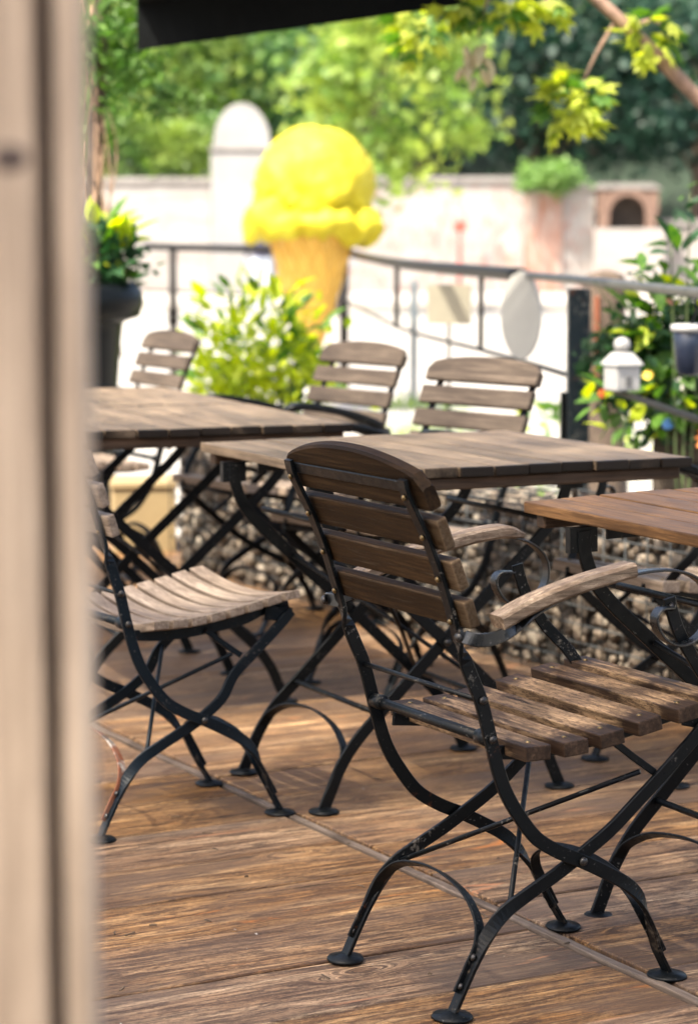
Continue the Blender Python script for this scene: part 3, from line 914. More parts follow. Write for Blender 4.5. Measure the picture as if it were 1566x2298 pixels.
# ---- far trees behind the wall
GT = 'trees behind the far wall'
def hz(y): 
    return GZ + 9.5 * ss(0, 1, ((y - 54) / 3.2) / 8.0)
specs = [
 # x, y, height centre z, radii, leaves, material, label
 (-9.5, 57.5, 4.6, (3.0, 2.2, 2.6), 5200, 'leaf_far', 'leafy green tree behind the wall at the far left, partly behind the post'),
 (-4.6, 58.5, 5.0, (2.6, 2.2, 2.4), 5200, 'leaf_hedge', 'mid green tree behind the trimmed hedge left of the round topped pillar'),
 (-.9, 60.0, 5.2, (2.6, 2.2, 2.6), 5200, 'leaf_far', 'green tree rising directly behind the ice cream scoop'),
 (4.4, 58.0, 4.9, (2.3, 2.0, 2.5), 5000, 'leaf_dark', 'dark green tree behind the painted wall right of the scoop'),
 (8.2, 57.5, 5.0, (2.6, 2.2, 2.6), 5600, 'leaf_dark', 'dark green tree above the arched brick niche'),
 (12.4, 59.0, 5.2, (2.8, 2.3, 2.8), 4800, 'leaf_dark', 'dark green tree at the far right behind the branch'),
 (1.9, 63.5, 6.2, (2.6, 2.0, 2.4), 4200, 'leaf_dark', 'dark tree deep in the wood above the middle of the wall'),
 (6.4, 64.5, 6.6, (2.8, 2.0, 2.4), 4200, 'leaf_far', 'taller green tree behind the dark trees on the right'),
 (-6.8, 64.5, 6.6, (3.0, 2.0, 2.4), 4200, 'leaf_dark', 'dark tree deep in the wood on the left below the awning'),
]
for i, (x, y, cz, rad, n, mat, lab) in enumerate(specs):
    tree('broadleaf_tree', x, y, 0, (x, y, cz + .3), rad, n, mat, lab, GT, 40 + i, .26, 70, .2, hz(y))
tree('broadleaf_tree', -.25, 40.0, 0, (.75, 40.0, 3.75), (1.35, 1.2, 1.55), 2600, 'leaf_lit', 'yellow green sunlit tree with its crown right of the scoop, in front of the wall', None, 77, .22, 26, .1)
# unseen tree, added and shaped to throw dappled shade on the deck
tree('broadleaf_tree', -5.6, -4.5, 0, (-4.0, -2.9, 10.6), (4.2, 4.4, 1.5), 17500, 'leaf_far', 'unseen tall tree added left of the deck to shade it from above the picture', None, 91, .17, 260, .24)

# ---- hedge and ivy
hd = empty('hedge', (-6.2, 53.6, GZ), 0, 'clipped light green hedge showing above the wall left of the pillar', 'hedge')
r = np.random.default_rng(3)
P_ = np.column_stack([r.uniform(-4.6, 3.6, 5200), r.uniform(-.7, .7, 5200), np.zeros(5200)])
P_[:, 2] = (4.0 + .25 * np.sin(P_[:, 0] * 2.3) + .3 * np.sin(P_[:, 0] * .9 + 1)) * r.random(5200) ** .35
tag(link('foliage', quad_mesh('foliage', leaf_quads(P_, .2 * (.6 + .8 * r.random(5200)), 4)), M['leaf_hedge'], hd), kind='stuff')
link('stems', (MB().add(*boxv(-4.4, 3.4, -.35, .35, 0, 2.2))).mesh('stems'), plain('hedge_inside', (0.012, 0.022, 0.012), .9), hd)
iv = empty('ivy', (4.2, 51.6, 1.2), 0, 'green ivy hanging over the painted wall above the orange patch', 'ivy')
P_ = crown_points(900, (0, .15, 1.22), (.8, .3, .34), 16, 8)
tag(link('foliage', quad_mesh('foliage', leaf_quads(P_, .16 * (.6 + .8 * r.random(900)), 6)), M['leaf_far'], iv), kind='stuff')

# ---- far wall
def wallmat(name, graffiti):
    s = NT(name)
    tc = s.n('ShaderNodeTexCoord'); v = tc.outputs['Object']
    f = s.noise(v, 1.4, 6, .65)
    c = s.ramp(f, [(.3, (.23, .217, .205)), (.7, (.34, .323, .305))])
    bands = s.noise(v, 1.0, 3, .6, .3, (.35, 1, 3.2))
    c = s.mix(s.ramp(bands, [(.5, 0.0), (.66, .5)]), c, (.20, .15, .13))
    if graffiti:
        for k, (colr, th, st_) in enumerate((((.24, .05, .035), .56, (1.9, 1, .9)), ((.26, .11, .085), .55, (3.2, 1, 1.3)), ((.16, .18, .24), .60, (2.4, 1, 1.0)), ((.28, .21, .10), .62, (2.2, 1, 1.5)))):
            mp = s.n('ShaderNodeMapping'); mp.inputs['Location'].default_value = (k * 9.1, 0, k * 4.3); s.l(v, mp.inputs['Vector'])
            g_ = s.noise(mp.outputs[0], 1.0, 4, .7, 2.2, st_)
            c = s.mix(s.ramp(g_, [(th, 0.0), (th + .05, .5)]), c, colr)
    s.col(c); s.rough(.85); s.bump(f, .4, .03)
    return s.m
M['wall_plain'] = wallmat('pale_plaster', False)
M['wall_graf'] = wallmat('painted_plaster', True)
M['coping'] = plain('coping_stone', (.19, .178, .168), .8, 0, .25, 3)
def wall(x0, x1, y, h, mat, label, piece=1.2):
    root = empty('garden_wall', ((x0 + x1) / 2, y, GZ), 0, label, 'wall')
    link('masonry', MB().add(*boxv(-(x1 - x0) / 2, (x1 - x0) / 2, 0, .35, 0, h - GZ - .14)).mesh('masonry'), mat, root)
    n = max(1, round((x1 - x0) / piece)); w_ = (x1 - x0) / n
    cm = bm_mesh(bevel_box(w_ - .015, .48, .14, .02, 1), 'coping')
    for k in range(n): link('coping', cm, M['coping'], root, (-(x1 - x0) / 2 + w_ * (k + .5), .175, h - GZ - .068))
    return root
wall(-16.0, -2.95, 52.0, 2.44, M['wall_plain'], 'plain pale wall left of the round topped pillar')
wall(-1.60, 3.72, 52.0, 2.46, M['wall_graf'], 'wall covered in faded red and pink graffiti right of the scoop')
wall(4.55, 5.25, 52.1, 2.30, M['wall_graf'], 'short lower wall piece between the ivy and the arched niche')
op = empty('painted_panel', (4.135, 52.02, GZ), 0, 'orange painted panel of the wall below the ivy', 'panel')
s_ = NT('orange_paint'); v_ = s_.coords(False); f_ = s_.noise(v_, 1, 5, .7, .5, (3, 1, .8))
s_.col(s_.ramp(f_, [(.36, (.27, .11, .065)), (.60, (.31, .25, .22))])); s_.rough(.8)
link('panel', MB().add(*boxv(-.41, .41, 0, .3, 0, 2.12 - GZ)).mesh('panel'), s_.m, op)
link('edge', MB().add(*boxv(-.41, .41, -.012, .31, 2.122 - GZ, 2.17 - GZ)).mesh('edge'), M['coping'], op)
# pillar with a rounded head
pl = empty('gate_pillar', (-2.275, 51.9, GZ), 0, 'tall white gate pillar with a rounded head left of the scoop', 'pillar')
M['white_stone'] = plain('whitewashed_stone', (.245, .242, .24), .8, 0, .12, 1.5)
link('shaft', bm_mesh(bevel_box(1.31, .6, 3.1, .03, 1), 'shaft'), M['white_stone'], pl, (0, .3, 1.55))
link('ledge', bm_mesh(bevel_box(1.40, .7, .09, .02, 1), 'ledge'), M['coping'], pl, (0, .3, 3.147))
V, F = [], []
N = 24
for i in range(N + 1):
    a = math.pi * i / N
    for y_ in (0, .55): V.append((-.60 * math.cos(a), y_ + .02, 3.19 + .92 * math.sin(a) ** .9))
for i in range(N): F.append((i * 2, i * 2 + 2, i * 2 + 3, i * 2 + 1))
F.append(tuple(i * 2 for i in range(N, -1, -1))); F.append(tuple(i * 2 + 1 for i in range(N + 1)))
link('rounded_head', mesh('rounded_head', V, F), M['white_stone'], pl)
# arched brick niche
M['brick'] = plain('brown_brick', (.16, .10, .075), .85, 0, .4, 8, .4)
ni = empty('brick_niche', (5.95, 51.8, GZ), 0, 'brown brick structure with a dark arched niche at the end of the wall', 'niche')
link('body', MB().add(*boxv(-.68, .62, .5, 1.1, 0, 2.2 - GZ)).mesh('body'), plain('niche_back', (.07, .055, .045), .9, 0, .4, 5), ni)
for sx in (-1, 1): link('pier', bm_mesh(bevel_box(.22, .5, 1.78, .01, 1), 'pier'), M['brick'], ni, (sx * .5 - .03, .25, .89))
vb = bm_mesh(bevel_box(.20, .5, .095, .008, 1), 'brick')
for k in range(15):
    a = math.pi * (k + .5) / 15
    link('brick', vb, M['brick'], ni, (-.03 - .48 * math.cos(a), .25, 1.78 + .48 * math.sin(a)), (0, -(math.pi - a) if False else (a - math.pi), 0))
link('roof', MB().add([(-.75, -.02, 2.30), (.7, -.02, 2.30), (.5, -.02, 2.42), (-.55, -.02, 2.42), (-.75, 1.1, 2.30), (.7, 1.1, 2.30), (.5, 1.1, 2.42), (-.55, 1.1, 2.42)],
     [(0, 1, 2, 3), (7, 6, 5, 4), (1, 5, 6, 2), (4, 0, 3, 7), (3, 2, 6, 7), (4, 5, 1, 0)]).mesh('roof'), M['coping'], ni)
for k in range(2):
    link('spandrel', MB().add(*boxv(.36, .62, .03, .47, 1.80, 2.29)).mesh('spandrel') if k else MB().add(*boxv(-.68, -.44, .03, .47, 1.80, 2.29)).mesh('spandrel'), M['brick'], ni)
link('parapet', bm_mesh(bevel_box(1.5, .12, 1.46, .02, 1), 'parapet'), M['wall_plain'], ni, (0, -.12, .73))
wall(6.72, 16.0, 52.6, 1.55, M['wall_plain'], 'low pale wall running off to the right of the arched niche')
rp = empty('marker_post', (2.25, 49.5, GZ), 0, 'thin red marker post in front of the graffiti wall', 'post')
link('shaft', MB().add(*tube([(0, 0, 0), (0, 0, 1.65)], .045, 8)).mesh('shaft', True), plain('red_paint', (.42, .045, .03), .5), rp)
link('plate', bm_mesh(bevel_box(.26, .02, .18, .005, 1), 'plate'), plain('red_paint_plate', (.45, .06, .04), .5), rp, (0, -.05, 1.5))

# ================================================================== ICE CREAM CONE
M['scoop'] = None
s_ = NT('lemon_fibreglass'); v_ = s_.coords(False); f_ = s_.noise(v_, 4, 4, .6)
s_.col(s_.ramp(f_, [(.35, (.40, .32, .006)), (.65, (.52, .46, .03))])); s_.rough(.6); s_.b.inputs['Specular IOR Level'].default_value = .25; M['scoop'] = s_.m
M['waffle'] = plain('waffle_orange', (.64, .38, .06), .6, 0, .2, 5)
ic = empty('ice_cream_cone', (-.30, 18, .2265), 0, 'giant ice cream cone figure with a lemon yellow scoop in front of the railing', 'ice cream figure')
ic.rotation_euler = (0, R(1.5), 0); ic.scale = (.75, .75, .75)
link('plinth', MB().add(*lathe([(.26, -.435), (.26, -.40), (.10, -.36), (.08, .03), (.05, .06)], 24)).mesh('plinth', True), plain('plinth_white', (.3, .3, .29), .6), ic)
bm = bmesh.new(); bmesh.ops.create_icosphere(bm, subdivisions=5, radius=.585)
for v in bm.verts:
    d = v.co.normalized()
    n = mnoise.fractal(d * 2.6 + Vector((3, 1, 4)), 1.0, 2.0, 4)
    low = ss(.25, -.5, d.z)
    n2 = mnoise.noise(d * 7 + Vector((1, 2, 3)))
    v.co *= 1 + .07 * n * (.6 + low) + .075 * n2 * (.3 + low) - .09 * max(0.0, mnoise.noise(d * 4 + Vector((9, 2, 3)))) * (.4 + low)
    v.co.z *= 1.0
link('scoop', bm_mesh(bm, 'scoop', True), M['scoop'], ic, (.02, 0, 1.70 - GZ))
V, F = [], []
NS, NT_ = 72, 16
for i in range(NS):
    a = 2 * math.pi * i / NS
    ruf = mnoise.noise(Vector((math.cos(a) * 2.5, math.sin(a) * 2.5, 5)))
    ru2 = mnoise.noise(Vector((math.cos(a) * 6, math.sin(a) * 6, 9)))
    Rr = .50 + .08 * ruf + .09 * ru2
    for j in range(NT_):
        b = 2 * math.pi * j / NT_
        q = mnoise.noise(Vector((math.cos(a) * 5, math.sin(a) * 5, b)))
        rr = .150 + .05 * ruf + .12 * q
        sag = -.05 * max(0, ru2) * (1 - math.sin(b)) 
        V.append(((Rr + rr * math.cos(b)) * math.cos(a), (Rr + rr * math.cos(b)) * math.sin(a), rr * .95 * math.sin(b) + sag + .03 * ruf))
for i in range(NS):
    for j in range(NT_):
        F.append((i * NT_ + j, ((i + 1) % NS) * NT_ + j, ((i + 1) % NS) * NT_ + (j + 1) % NT_, i * NT_ + (j + 1) % NT_))
link('scoop_skirt', mesh('scoop_skirt', V, F, True), M['scoop'], ic, (.02, 0, 1.33 - GZ))
link('waffle_cone', MB().add(*lathe([(.03, .02), (.08, .05), (.435, 1.28 - GZ), (.445, 1.30 - GZ), (.42, 1.31 - GZ)], 36)).mesh('waffle_cone', True), M['waffle'], ic)
zt = 1.27 - GZ
rid = MB()
for d in (-1, 1):
    for k in range(14):
        p = []
        for t_ in range(20):
            u = t_ / 19
            z = .12 + (zt - .12) * u
            rad_ = .08 + (.435 - .08) * (z - .05) / (zt + .01 - .05)
            a = 2 * math.pi * k / 14 + d * 1.5 * math.log(max(.12, rad_) / .12) 
            p.append(Vector((rad_ * math.cos(a), rad_ * math.sin(a), z)))
        link('waffle_ridge', mesh('waffle_ridge', *tube(p, .013, 5, lambda u: .008 + .014 * u), True), M['waffle'], ic)

# ================================================================== RAILING
M['rail'] = plain('brown_black_railing', (.008, .0065, .006), .5, .0, .4, 12, spec=.15)
M['rail_grey'] = plain('sunlit_grey_railing', (.065, .062, .058), .4, .2, .35, 12)  # sunlight on the near rail is put into this lighter grey
M['post_iron'] = iron('blue_black_post', base=(0.010, 0.018, 0.023), amt=0.62, rusty=0.66, dirt=False, spec=0.35)
rl = empty('railing', (.82, 8.64, GZ), 0, 'dark metal railing running from the right edge back past the ice cream cone', 'railing')
def rw(p): return Vector(p) - Vector((.82, 8.64, GZ))
near = catmull([(1.10, 5.25, 1.05), (.965, 6.77, 1.05), (.819, 8.64, 1.05), (.70, 9.9, 1.05)], 5)
far_ = catmull([(.70, 9.9, 1.05), (.59, 10.86, 1.05), (.268, 13.65, 1.055), (-.04, 19.9, 1.075)], 5)
lft = [Vector((-.04, 19.9, 1.075)), Vector((-.9, 21.2, 1.095)), Vector((-1.9, 22.7, 1.11))]
link('top_rail', mesh('top_rail', *tube([rw(p) for p in near], .016, 10), True), M['rail_grey'], rl)
link('top_rail', mesh('top_rail', *tube([rw(p) for p in far_], .029, 10), True), M['rail'], rl)
link('top_rail', mesh('top_rail', *tube([rw(p) for p in lft], .034, 10), True), M['rail'], rl)
for pts in (near, far_, lft):
    link('middle_rail', mesh('middle_rail', *tube([rw(Vector((p.x, p.y, .70))) for p in pts], .011, 8), True), M['rail'], rl)
for (x, y, z0, z1, r_) in ((.268, 13.65, .70, 1.05, .016), (.59, 10.86, .70, 1.05, .013), (-.04, 19.9, GZ, 1.07, .04), (-1.61, 22.27, GZ, 1.1, .036)):
    link('baluster', mesh('baluster', *tube([rw((x, y, z0)), rw((x, y, z1))], r_, 8), True), M['rail'], rl)
link('finial', MB().add(*lathe([(.04, 0), (.06, .03), (.04, .07), (.06, .1), (.035, .16), (.02, .2)], 12)).mesh('finial', True), M['rail'], rl, rw((-1.61, 22.27, .40)))
sp = link('square_post', bm_mesh(bevel_box(.078, .078, 1.12, .005, 1), 'square_post'), M['post_iron'], rl, rw((.819, 8.67, .46)))
link('side_plate', bm_mesh(bevel_box(.022, .045, .5, .003, 1), 'side_plate'), M['iron_clean'], sp, (-.051, 0, -.06))
CAMP = Vector((0, 0, 1.206))
# far bollard, signs
bo = empty('bollard', (.505, 18.9, GZ), 0, 'slim blue grey bollard behind the railing', 'bollard')
link('shaft', MB().add(*lathe([(.045, 0), (.03, .03), (.026, .06), (.026, .93), (.02, .96), (.004, .975)], 14)).mesh('shaft', True), plain('blue_grey_paint', (.09, .12, .135), .5), bo)
link('base', MB().add(*lathe([(.07, 0), (.07, .015), (.05, .03)], 14)).mesh('base', True), plain('blue_grey_base', (.09, .12, .135), .6), bo)
def plate(nm, outline, t, mat, parent, loc, rot):
    n = len(outline)
    V = [(x, -t / 2, z) for (x, z) in outline] + [(x, t / 2, z) for (x, z) in outline]
    F = [tuple(range(n)), tuple(range(2 * n - 1, n - 1, -1))] + [(i, n + i, n + (i + 1) % n, (i + 1) % n) for i in range(n)]
    return link(nm, mesh(nm, V, F), mat, parent, loc, rot)
os_ = empty('oval_sign', (.69, 9.75, .89), 0, 'blank white oval sign hanging from the railing', 'sign')
plate('board', [(.128 * math.cos(2 * math.pi * k / 32), .235 * math.sin(2 * math.pi * k / 32)) for k in range(32)], .016, plain('white_enamel', (.34, .336, .31), .4, 0, .08), os_, (0, -.03, 0), (0, 0, R(-38)))
for sx in (-1, 1): link('hanger', MB().add(*tube([(sx * .03, -.03, .22), (sx * .03, 0, .245)], .004, 6)).mesh('hanger', True), M['iron_clean'], os_)
bs = empty('board_sign', (.495, 12.0, .8715), 0, 'small blank beige rectangular board behind the railing', 'sign')
plate('board', [(-.15, -.13), (.15, -.13), (.15, .13), (-.15, .13)], .016, plain('beige_board', (.21, .19, .14), .6, 0, .1), bs, (0, 0, 0), (0, 0, R(-20)))
bs.scale = (.75,) * 3; os_.scale = (.75,) * 3
link('post', MB().add(*tube([(0, .03, -1.29), (0, .03, .1)], .012, 8)).mesh('post', True), M['rail'], bs)

# ================================================================== PERSON (mostly hidden by the cone)
def person(name, loc, rz, label):
    root = empty(name, loc, rz, label, 'person')
    sk = {'pel': (0, 0, .95, .135), 'ab': (0, 0, 1.12, .125), 'ch': (0, .01, 1.30, .15), 'nk': (0, .0, 1.47, .055), 'hd': (0, -.01, 1.60, .085), 'tp': (0, -.005, 1.70, .07)}
    E_ = [('pel', 'ab'), ('ab', 'ch'), ('ch', 'nk'), ('nk', 'hd'), ('hd', 'tp')]
    for s, t_ in ((-1, 'l'), (1, 'r')):
        sk.update({'hp' + t_: (s * .10, 0, .90, .10), 'kn' + t_: (s * .11, -.04 * s, .50, .065), 'an' + t_: (s * .11, .04 * s, .10, .042), 'to' + t_: (s * .12, .04 * s - .14, .045, .035),
                   'sh' + t_: (s * .18, .0, 1.40, .065), 'el' + t_: (s * .25, .03, 1.13, .045), 'wr' + t_: (s * .25, -.06, .90, .030), 'ha' + t_: (s * .24, -.09, .82, .035)})
        E_ += [('pel', 'hp' + t_), ('hp' + t_, 'kn' + t_), ('kn' + t_, 'an' + t_), ('an' + t_, 'to' + t_), ('ch', 'sh' + t_), ('sh' + t_, 'el' + t_), ('el' + t_, 'wr' + t_), ('wr' + t_, 'ha' + t_)]
    ks = list(sk)
    me = bpy.data.meshes.new('body')
    me.from_pydata([sk[k][:3] for k in ks], [(ks.index(a), ks.index(b)) for a, b in E_], [])
    o = link('body', me, None, root)
    md = o.modifiers.new('skin', 'SKIN')
    for i, k in enumerate(ks):
        me.skin_vertices[0].data[i].radius = (sk[k][3],) * 2
        me.skin_vertices[0].data[i].use_root = (i == 0)
    o.modifiers.new('sub', 'SUBSURF').levels = 1
    o.modifiers['sub'].render_levels = 1
    s = NT('clothes_and_skin')
    tc = s.n('ShaderNodeTexCoord'); sx = s.n('ShaderNodeSeparateXYZ'); s.l(tc.outputs['Object'], sx.inputs[0])
    mr = s.math('DIVIDE', sx.outputs[2], 2.0)
    rp_ = s.ramp(mr, [(0.0, (.05, .05, .06)), (.035, (.45, .50, .58)), (.47, (.05, .05, .10)), (.73, (.38, .22, .16))])
    rp_.node.color_ramp.interpolation = 'CONSTANT'
    s.col(rp_); s.rough(.8)
    me.materials.append(s.m)
    bm = bmesh.new(); bmesh.ops.create_uvsphere(bm, u_segments=16, v_segments=10, radius=.105)
    for v in bm.verts: v.co.z *= 1.05
    link('hair', bm_mesh(bm, 'hair', True), plain('brown_hair', (.05, .03, .02), .6), root, (0, .03, 1.655))
    return root
person('person', (-1.47, 41, GZ), R(200), 'person in navy top and pale trousers standing half hidden behind the cone')

# ================================================================== LEAVES FOR NEARBY PLANTS
def leaf_mesh(name, w=.42, fold=.10, droop=.12):
    V, F = [], []
    prof = [(0, .02), (.18, .7), (.42, 1.0), (.70, .72), (.9, .28), (1.0, 0.0)]
    for (x, q) in prof:
        z = -droop * x * x
        V += [(x, w / 2 * q, z + fold * q * .5), (x, 0, z), (x, -w / 2 * q, z + fold * q * .5)]
    for i in range(len(prof) - 1):
        for j in range(2): F.append((i * 3 + j, i * 3 + j + 1, i * 3 + j + 4, i * 3 + j + 3))
    return mesh(name, V, F, True)
def maple_mesh(name):
    pts = []
    lob = [(-150, .55), (-105, .75), (-52, .95), (0, 1.1), (52, .95), (105, .75), (150, .55)]
    for i, (a, r_) in enumerate(lob):
        pts.append((r_ * math.cos(R(a)), r_ * math.sin(R(a))))
        if i < len(lob) - 1:
            m_ = R((a + lob[i + 1][0]) / 2); pts.append((.48 * math.cos(m_), .48 * math.sin(m_)))
    V = [(0, 0, .06)] + [(.5 * x + .25, .5 * y, -.12 * (x * x + y * y)) for (x, y) in pts]
    F = [(0, i, i + 1) for i in range(1, len(pts))] + [(0, len(pts), 1)]
    return mesh(name, V, F)
def leafset(mat, kind, tag_):
    out = []
    for i in range(3):
        me = leaf_mesh('leaf', .36 + .08 * i, .10, .08 + .12 * i) if kind == 'leaf' else maple_mesh('leaf')
        me.materials.append(M[mat]); out.append(me)
    return out
LS = {k: leafset(k, 'leaf', k) for k in ('leaf_bush', 'leaf_green', 'leaf_deep')}
LS['maple'] = leafset('leaf_maple', 'maple', 'm')
LS['maple_g'] = leafset('leaf_green', 'maple', 'm')
def add_leaves(root, n, c, rad, sizes, sets, seed, up=.3, name='leaf', outward=.6):
    rg_ = random.Random(seed)
    for k in range(n):
        while True:
            d = Vector((rg_.uniform(-1, 1), rg_.uniform(-1, 1), rg_.uniform(-1, 1)))
            if .25 < d.length < 1: break
        p = Vector(c) + Vector((d.x * rad[0], d.y * rad[1], d.z * rad[2]))
        dirv = (Vector((d.x, d.y, d.z * .5)).normalized() * outward + Vector((rg_.uniform(-.6, .6), rg_.uniform(-.6, .6), up + rg_.uniform(-.5, .5)))).normalized()
        q = dirv.to_track_quat('X', 'Z')
        e = (q @ Euler((rg_.uniform(-.7, .7), 0, 0)).to_quaternion()).to_euler()
        st_ = sets[0] if rg_.random() < .65 or len(sets) == 1 else sets[1]
        z_ = rg_.uniform(*sizes)
        link(name, LS[st_][rg_.randrange(3)], None, root, p, e, (z_, z_, z_))
def stems(root, base, tips, mat, r_=.006):
    m_ = MB()
    for t_ in tips:
        b = Vector(base); t_ = Vector(t_)
        m_.add(*tube(catmull([b, b.lerp(t_, .5) + Vector((0, 0, .04)), t_], 4), r_, 5, lambda u: r_ * (1 - .6 * u)))
    link('stems', m_.mesh('stems', True), mat, root)
M['stem'] = plain('green_stem', (.07, .10, .03), .6)

# black urn with plant
M['urn'] = plain('black_glaze', (.003, .0042, .005), .4, 0, .4, 8, spec=.2)
ur = empty('urn', (-1.10, 9.6, GZ), 0, 'tall black urn planter half hidden behind the wooden post', 'planter')
link('vase', MB().add(*lathe([(.10, 0), (.115, .02), (.135, .25), (.172, .60), (.198, .90), (.207, .965), (.222, .975), (.272, .99), (.29, 1.045), (.282, 1.095), (.25, 1.125), (.20, 1.12), (.185, 1.06)], 36)).mesh('vase', True), M['urn'], ur)
link('soil', MB().add(*lathe([(.19, 1.05), (.185, 1.07), (.05, 1.085)], 20)).mesh('soil', True), plain('soil', (.03, .02, .014), .95), ur)
up_ = empty('leafy_plant', (-1.10, 9.6, 1.02 + GZ), 0, 'glossy leafy plant growing in the black urn', 'plant')
stems(up_, (0, 0, .04), [(.12 * math.cos(k * 1.1), .12 * math.sin(k * 1.1), .25 + .03 * (k % 3)) for k in range(9)], M['stem'])
add_leaves(up_, 150, (.06, 0, .16), (.20, .18, .14), (.07, .12), ('leaf_deep', 'leaf_green'), 3, .2)
add_leaves(up_, 60, (.08, 0, .27), (.20, .16, .09), (.10, .165), ('leaf_bush', 'leaf_green'), 4, .7)
# vine and dry tendrils at the left
vn = empty('climbing_vine', (-1.02, 9.9, GZ), 0, 'brown dry vine stem with hanging tendrils behind the wooden post', 'vine')
rg = random.Random(9)
link('stem', MB().add(*tube(catmull([(0, 0, 0), (.03, 0, .7), (-.02, .02, 1.4), (.02, 0, 2.1), (.05, 0, 2.8)], 6), .04, 8, lambda u: .045 - .015 * u)).mesh('stem', True), M['bark'], vn)
M['dry'] = plain('dry_tendril', (.30, .19, .12), .8, 0, .4, 20)
for k in range(34):
    x0 = rg.uniform(-.10, .06); z0 = rg.uniform(1.3, 2.3); ln = rg.uniform(.3, .8)
    p = catmull([(x0, rg.uniform(-.1, .1), z0), (x0 + rg.uniform(-.03, .05), -.05, z0 - ln * .4), (x0 + rg.uniform(-.03, .06), -.05, z0 - ln)], 4)
    link('tendril', mesh('tendril', *tube(p, .004, 5), True), M['dry'], vn)
P_ = crown_points(700, (.08, 0, .18), (.19, .17, .14), 20, 25, .25, .1)
tag(link('small_foliage', quad_mesh('small_foliage', leaf_quads(P_, .05 * (.6 + .8 * r.random(700)), 26)), M['leaf_deep'], up_), kind='stuff')
P_ = crown_points(1500, (.06, 0, 2.12), (.17, .2, .32), 22, 12, .35)
tag(link('foliage', quad_mesh('foliage', leaf_quads(P_, .055 * (.6 + .8 * r.random(1500)), 16, aspect=.35)), M['leaf_green'], vn), kind='stuff')
P_ = crown_points(240, (.30, 0, 1.86), (.16, .1, .05), 6, 13, .2)
tag(link('foliage', quad_mesh('foliage', leaf_quads(P_, .06 * (.6 + .8 * r.random(240)), 17, aspect=.3)), M['leaf_hedge'], vn), kind='stuff')

# lime bush in a tub
bu = empty('bush', (-.40, 10.6, GZ), 0, 'bright yellow green bush in a tub behind the rear chairs', 'bush')
link('tub', MB().add(*lathe([(.18, 0), (.24, .38), (.255, .40), (.255, .43), (.22, .43), (.20, .36)], 24)).mesh('tub', True), plain('grey_tub', (.10, .10, .095), .7), bu)
stems(bu, (0, 0, .36), [(.27 * math.cos(k * .9), .22 * math.sin(k * .9), .62 + .06 * (k % 5)) for k in range(16)], M['stem'])
add_leaves(bu, 215, (.0, 0, .80), (.34, .24, .33), (.075, .14), ('leaf_bush', 'leaf_green'), 21, .5)
P_ = crown_points(1000, (0, .02, .74), (.30, .22, .28), 40, 23, .3, .2)
tag(link('small_foliage', quad_mesh('small_foliage', leaf_quads(P_, .05 * (.6 + .8 * r.random(1000)), 24)), M['leaf_bush'], bu), kind='stuff')
add_leaves(bu, 80, (.10, -.05, .70), (.24, .2, .24), (.07, .12), ('leaf_green', 'leaf_bush'), 22, .3)

# planter with flowers at the right
pb = empty('planter_box', (1.36, 8.25, .2265), R(-20), 'weathered wooden planter box at the right edge below the railing', 'planter')
pb.scale = (.75,) * 3
for k in range(-3, 4): link('board', bm_mesh(bevel_box(.80, .022, .13, .004, 1), 'board'), M['slat_grey2'], pb, (0, -.16, .07 + .138 * k))
for sx in (-1, 1): link('end_panel', bm_mesh(bevel_box(.022, .32, .98, .004, 1), 'end_panel'), M['slat_grey2'], pb, (sx * .39, .01, .06))
link('soil', MB().add(*boxv(-.37, .37, -.14, .15, .0, .50)).mesh('soil'), plain('planter_soil', (.03, .02, .014), .95), pb)
def flower(root, loc, r_, colm, n=9, name='flower'):
    V, F = [], []
    for k in range(n):
        a = 2 * math.pi * k / n
        b = len(V)
        for (u, w_) in ((.2, .06), (.65, .22), (1.0, .10)):
            for s in (-1, 1):
                V.append((u * r_ * math.cos(a + s * w_ / max(u, .3)), u * r_ * math.sin(a + s * w_ / max(u, .3)), .12 * r_ * (u * u)))
        F += [(b, b + 1, b + 3, b + 2), (b + 2, b + 3, b + 5, b + 4)]
    b = len(V)
    LV, LF = lathe([(.28 * r_, 0), (.25 * r_, .12 * r_), (.02 * r_, .18 * r_)], 8)
    V += LV; F += [tuple(i + b for i in f) for f in LF]
    return link(name, mesh(name, V, F), colm, root, loc, (R(60) + rg.uniform(-.4, .4), rg.uniform(-.5, .5), rg.uniform(-.5, .5)))
fy, fo, fp, fwht, fr = (plain('petal_' + n_, c_, .6, 0, .15) for n_, c_ in (('yellow', (.75, .50, .04)), ('orange', (.70, .22, .04)), ('pink', (.70, .22, .20)), ('white', (.72, .68, .62)), ('red', (.50, .04, .03))))
fl = empty('flowering_plant', (1.0725, 8.14, .6015), 0, 'flowering plant with broad green leaves and orange blooms at the right edge', 'plant')
fl.scale = (.75,) * 3
stems(fl, (0, 0, 0), [(.32 * math.cos(k * .8) - .02, .18 * math.sin(k * .8), .25 + .09 * (k % 5)) for k in range(18)], M['stem'])
add_leaves(fl, 90, (.04, .05, .38), (.29, .22, .16), (.12, .20), ('leaf_green', 'leaf_bush'), 31, .1)
add_leaves(fl, 120, (.08, 0, .22), (.30, .22, .24), (.08, .15), ('leaf_deep', 'leaf_green'), 32, .1)
add_leaves(fl, 110, (-.06, -.08, .06), (.34, .2, .16), (.09, .15), ('leaf_green', 'leaf_bush'), 33, .2)
for (x, z, m_, r_) in ((-.12, .20, fy, .026), (.02, .16, fwht, .03), (-.03, .52, fp, .022), (.20, .03, fo, .05), (.24, -.06, fo, .06), (.15, -.08, fo, .06), (.25, .17, fwht, .03), (-.32, .12, fr, .022), (.04, .33, fo, .022)):
    flower(fl, (x, -.24, z), r_, m_)
P_ = crown_points(4200, (.10, .12, .22), (.42, .25, .36), 70, 27, .2, .1)
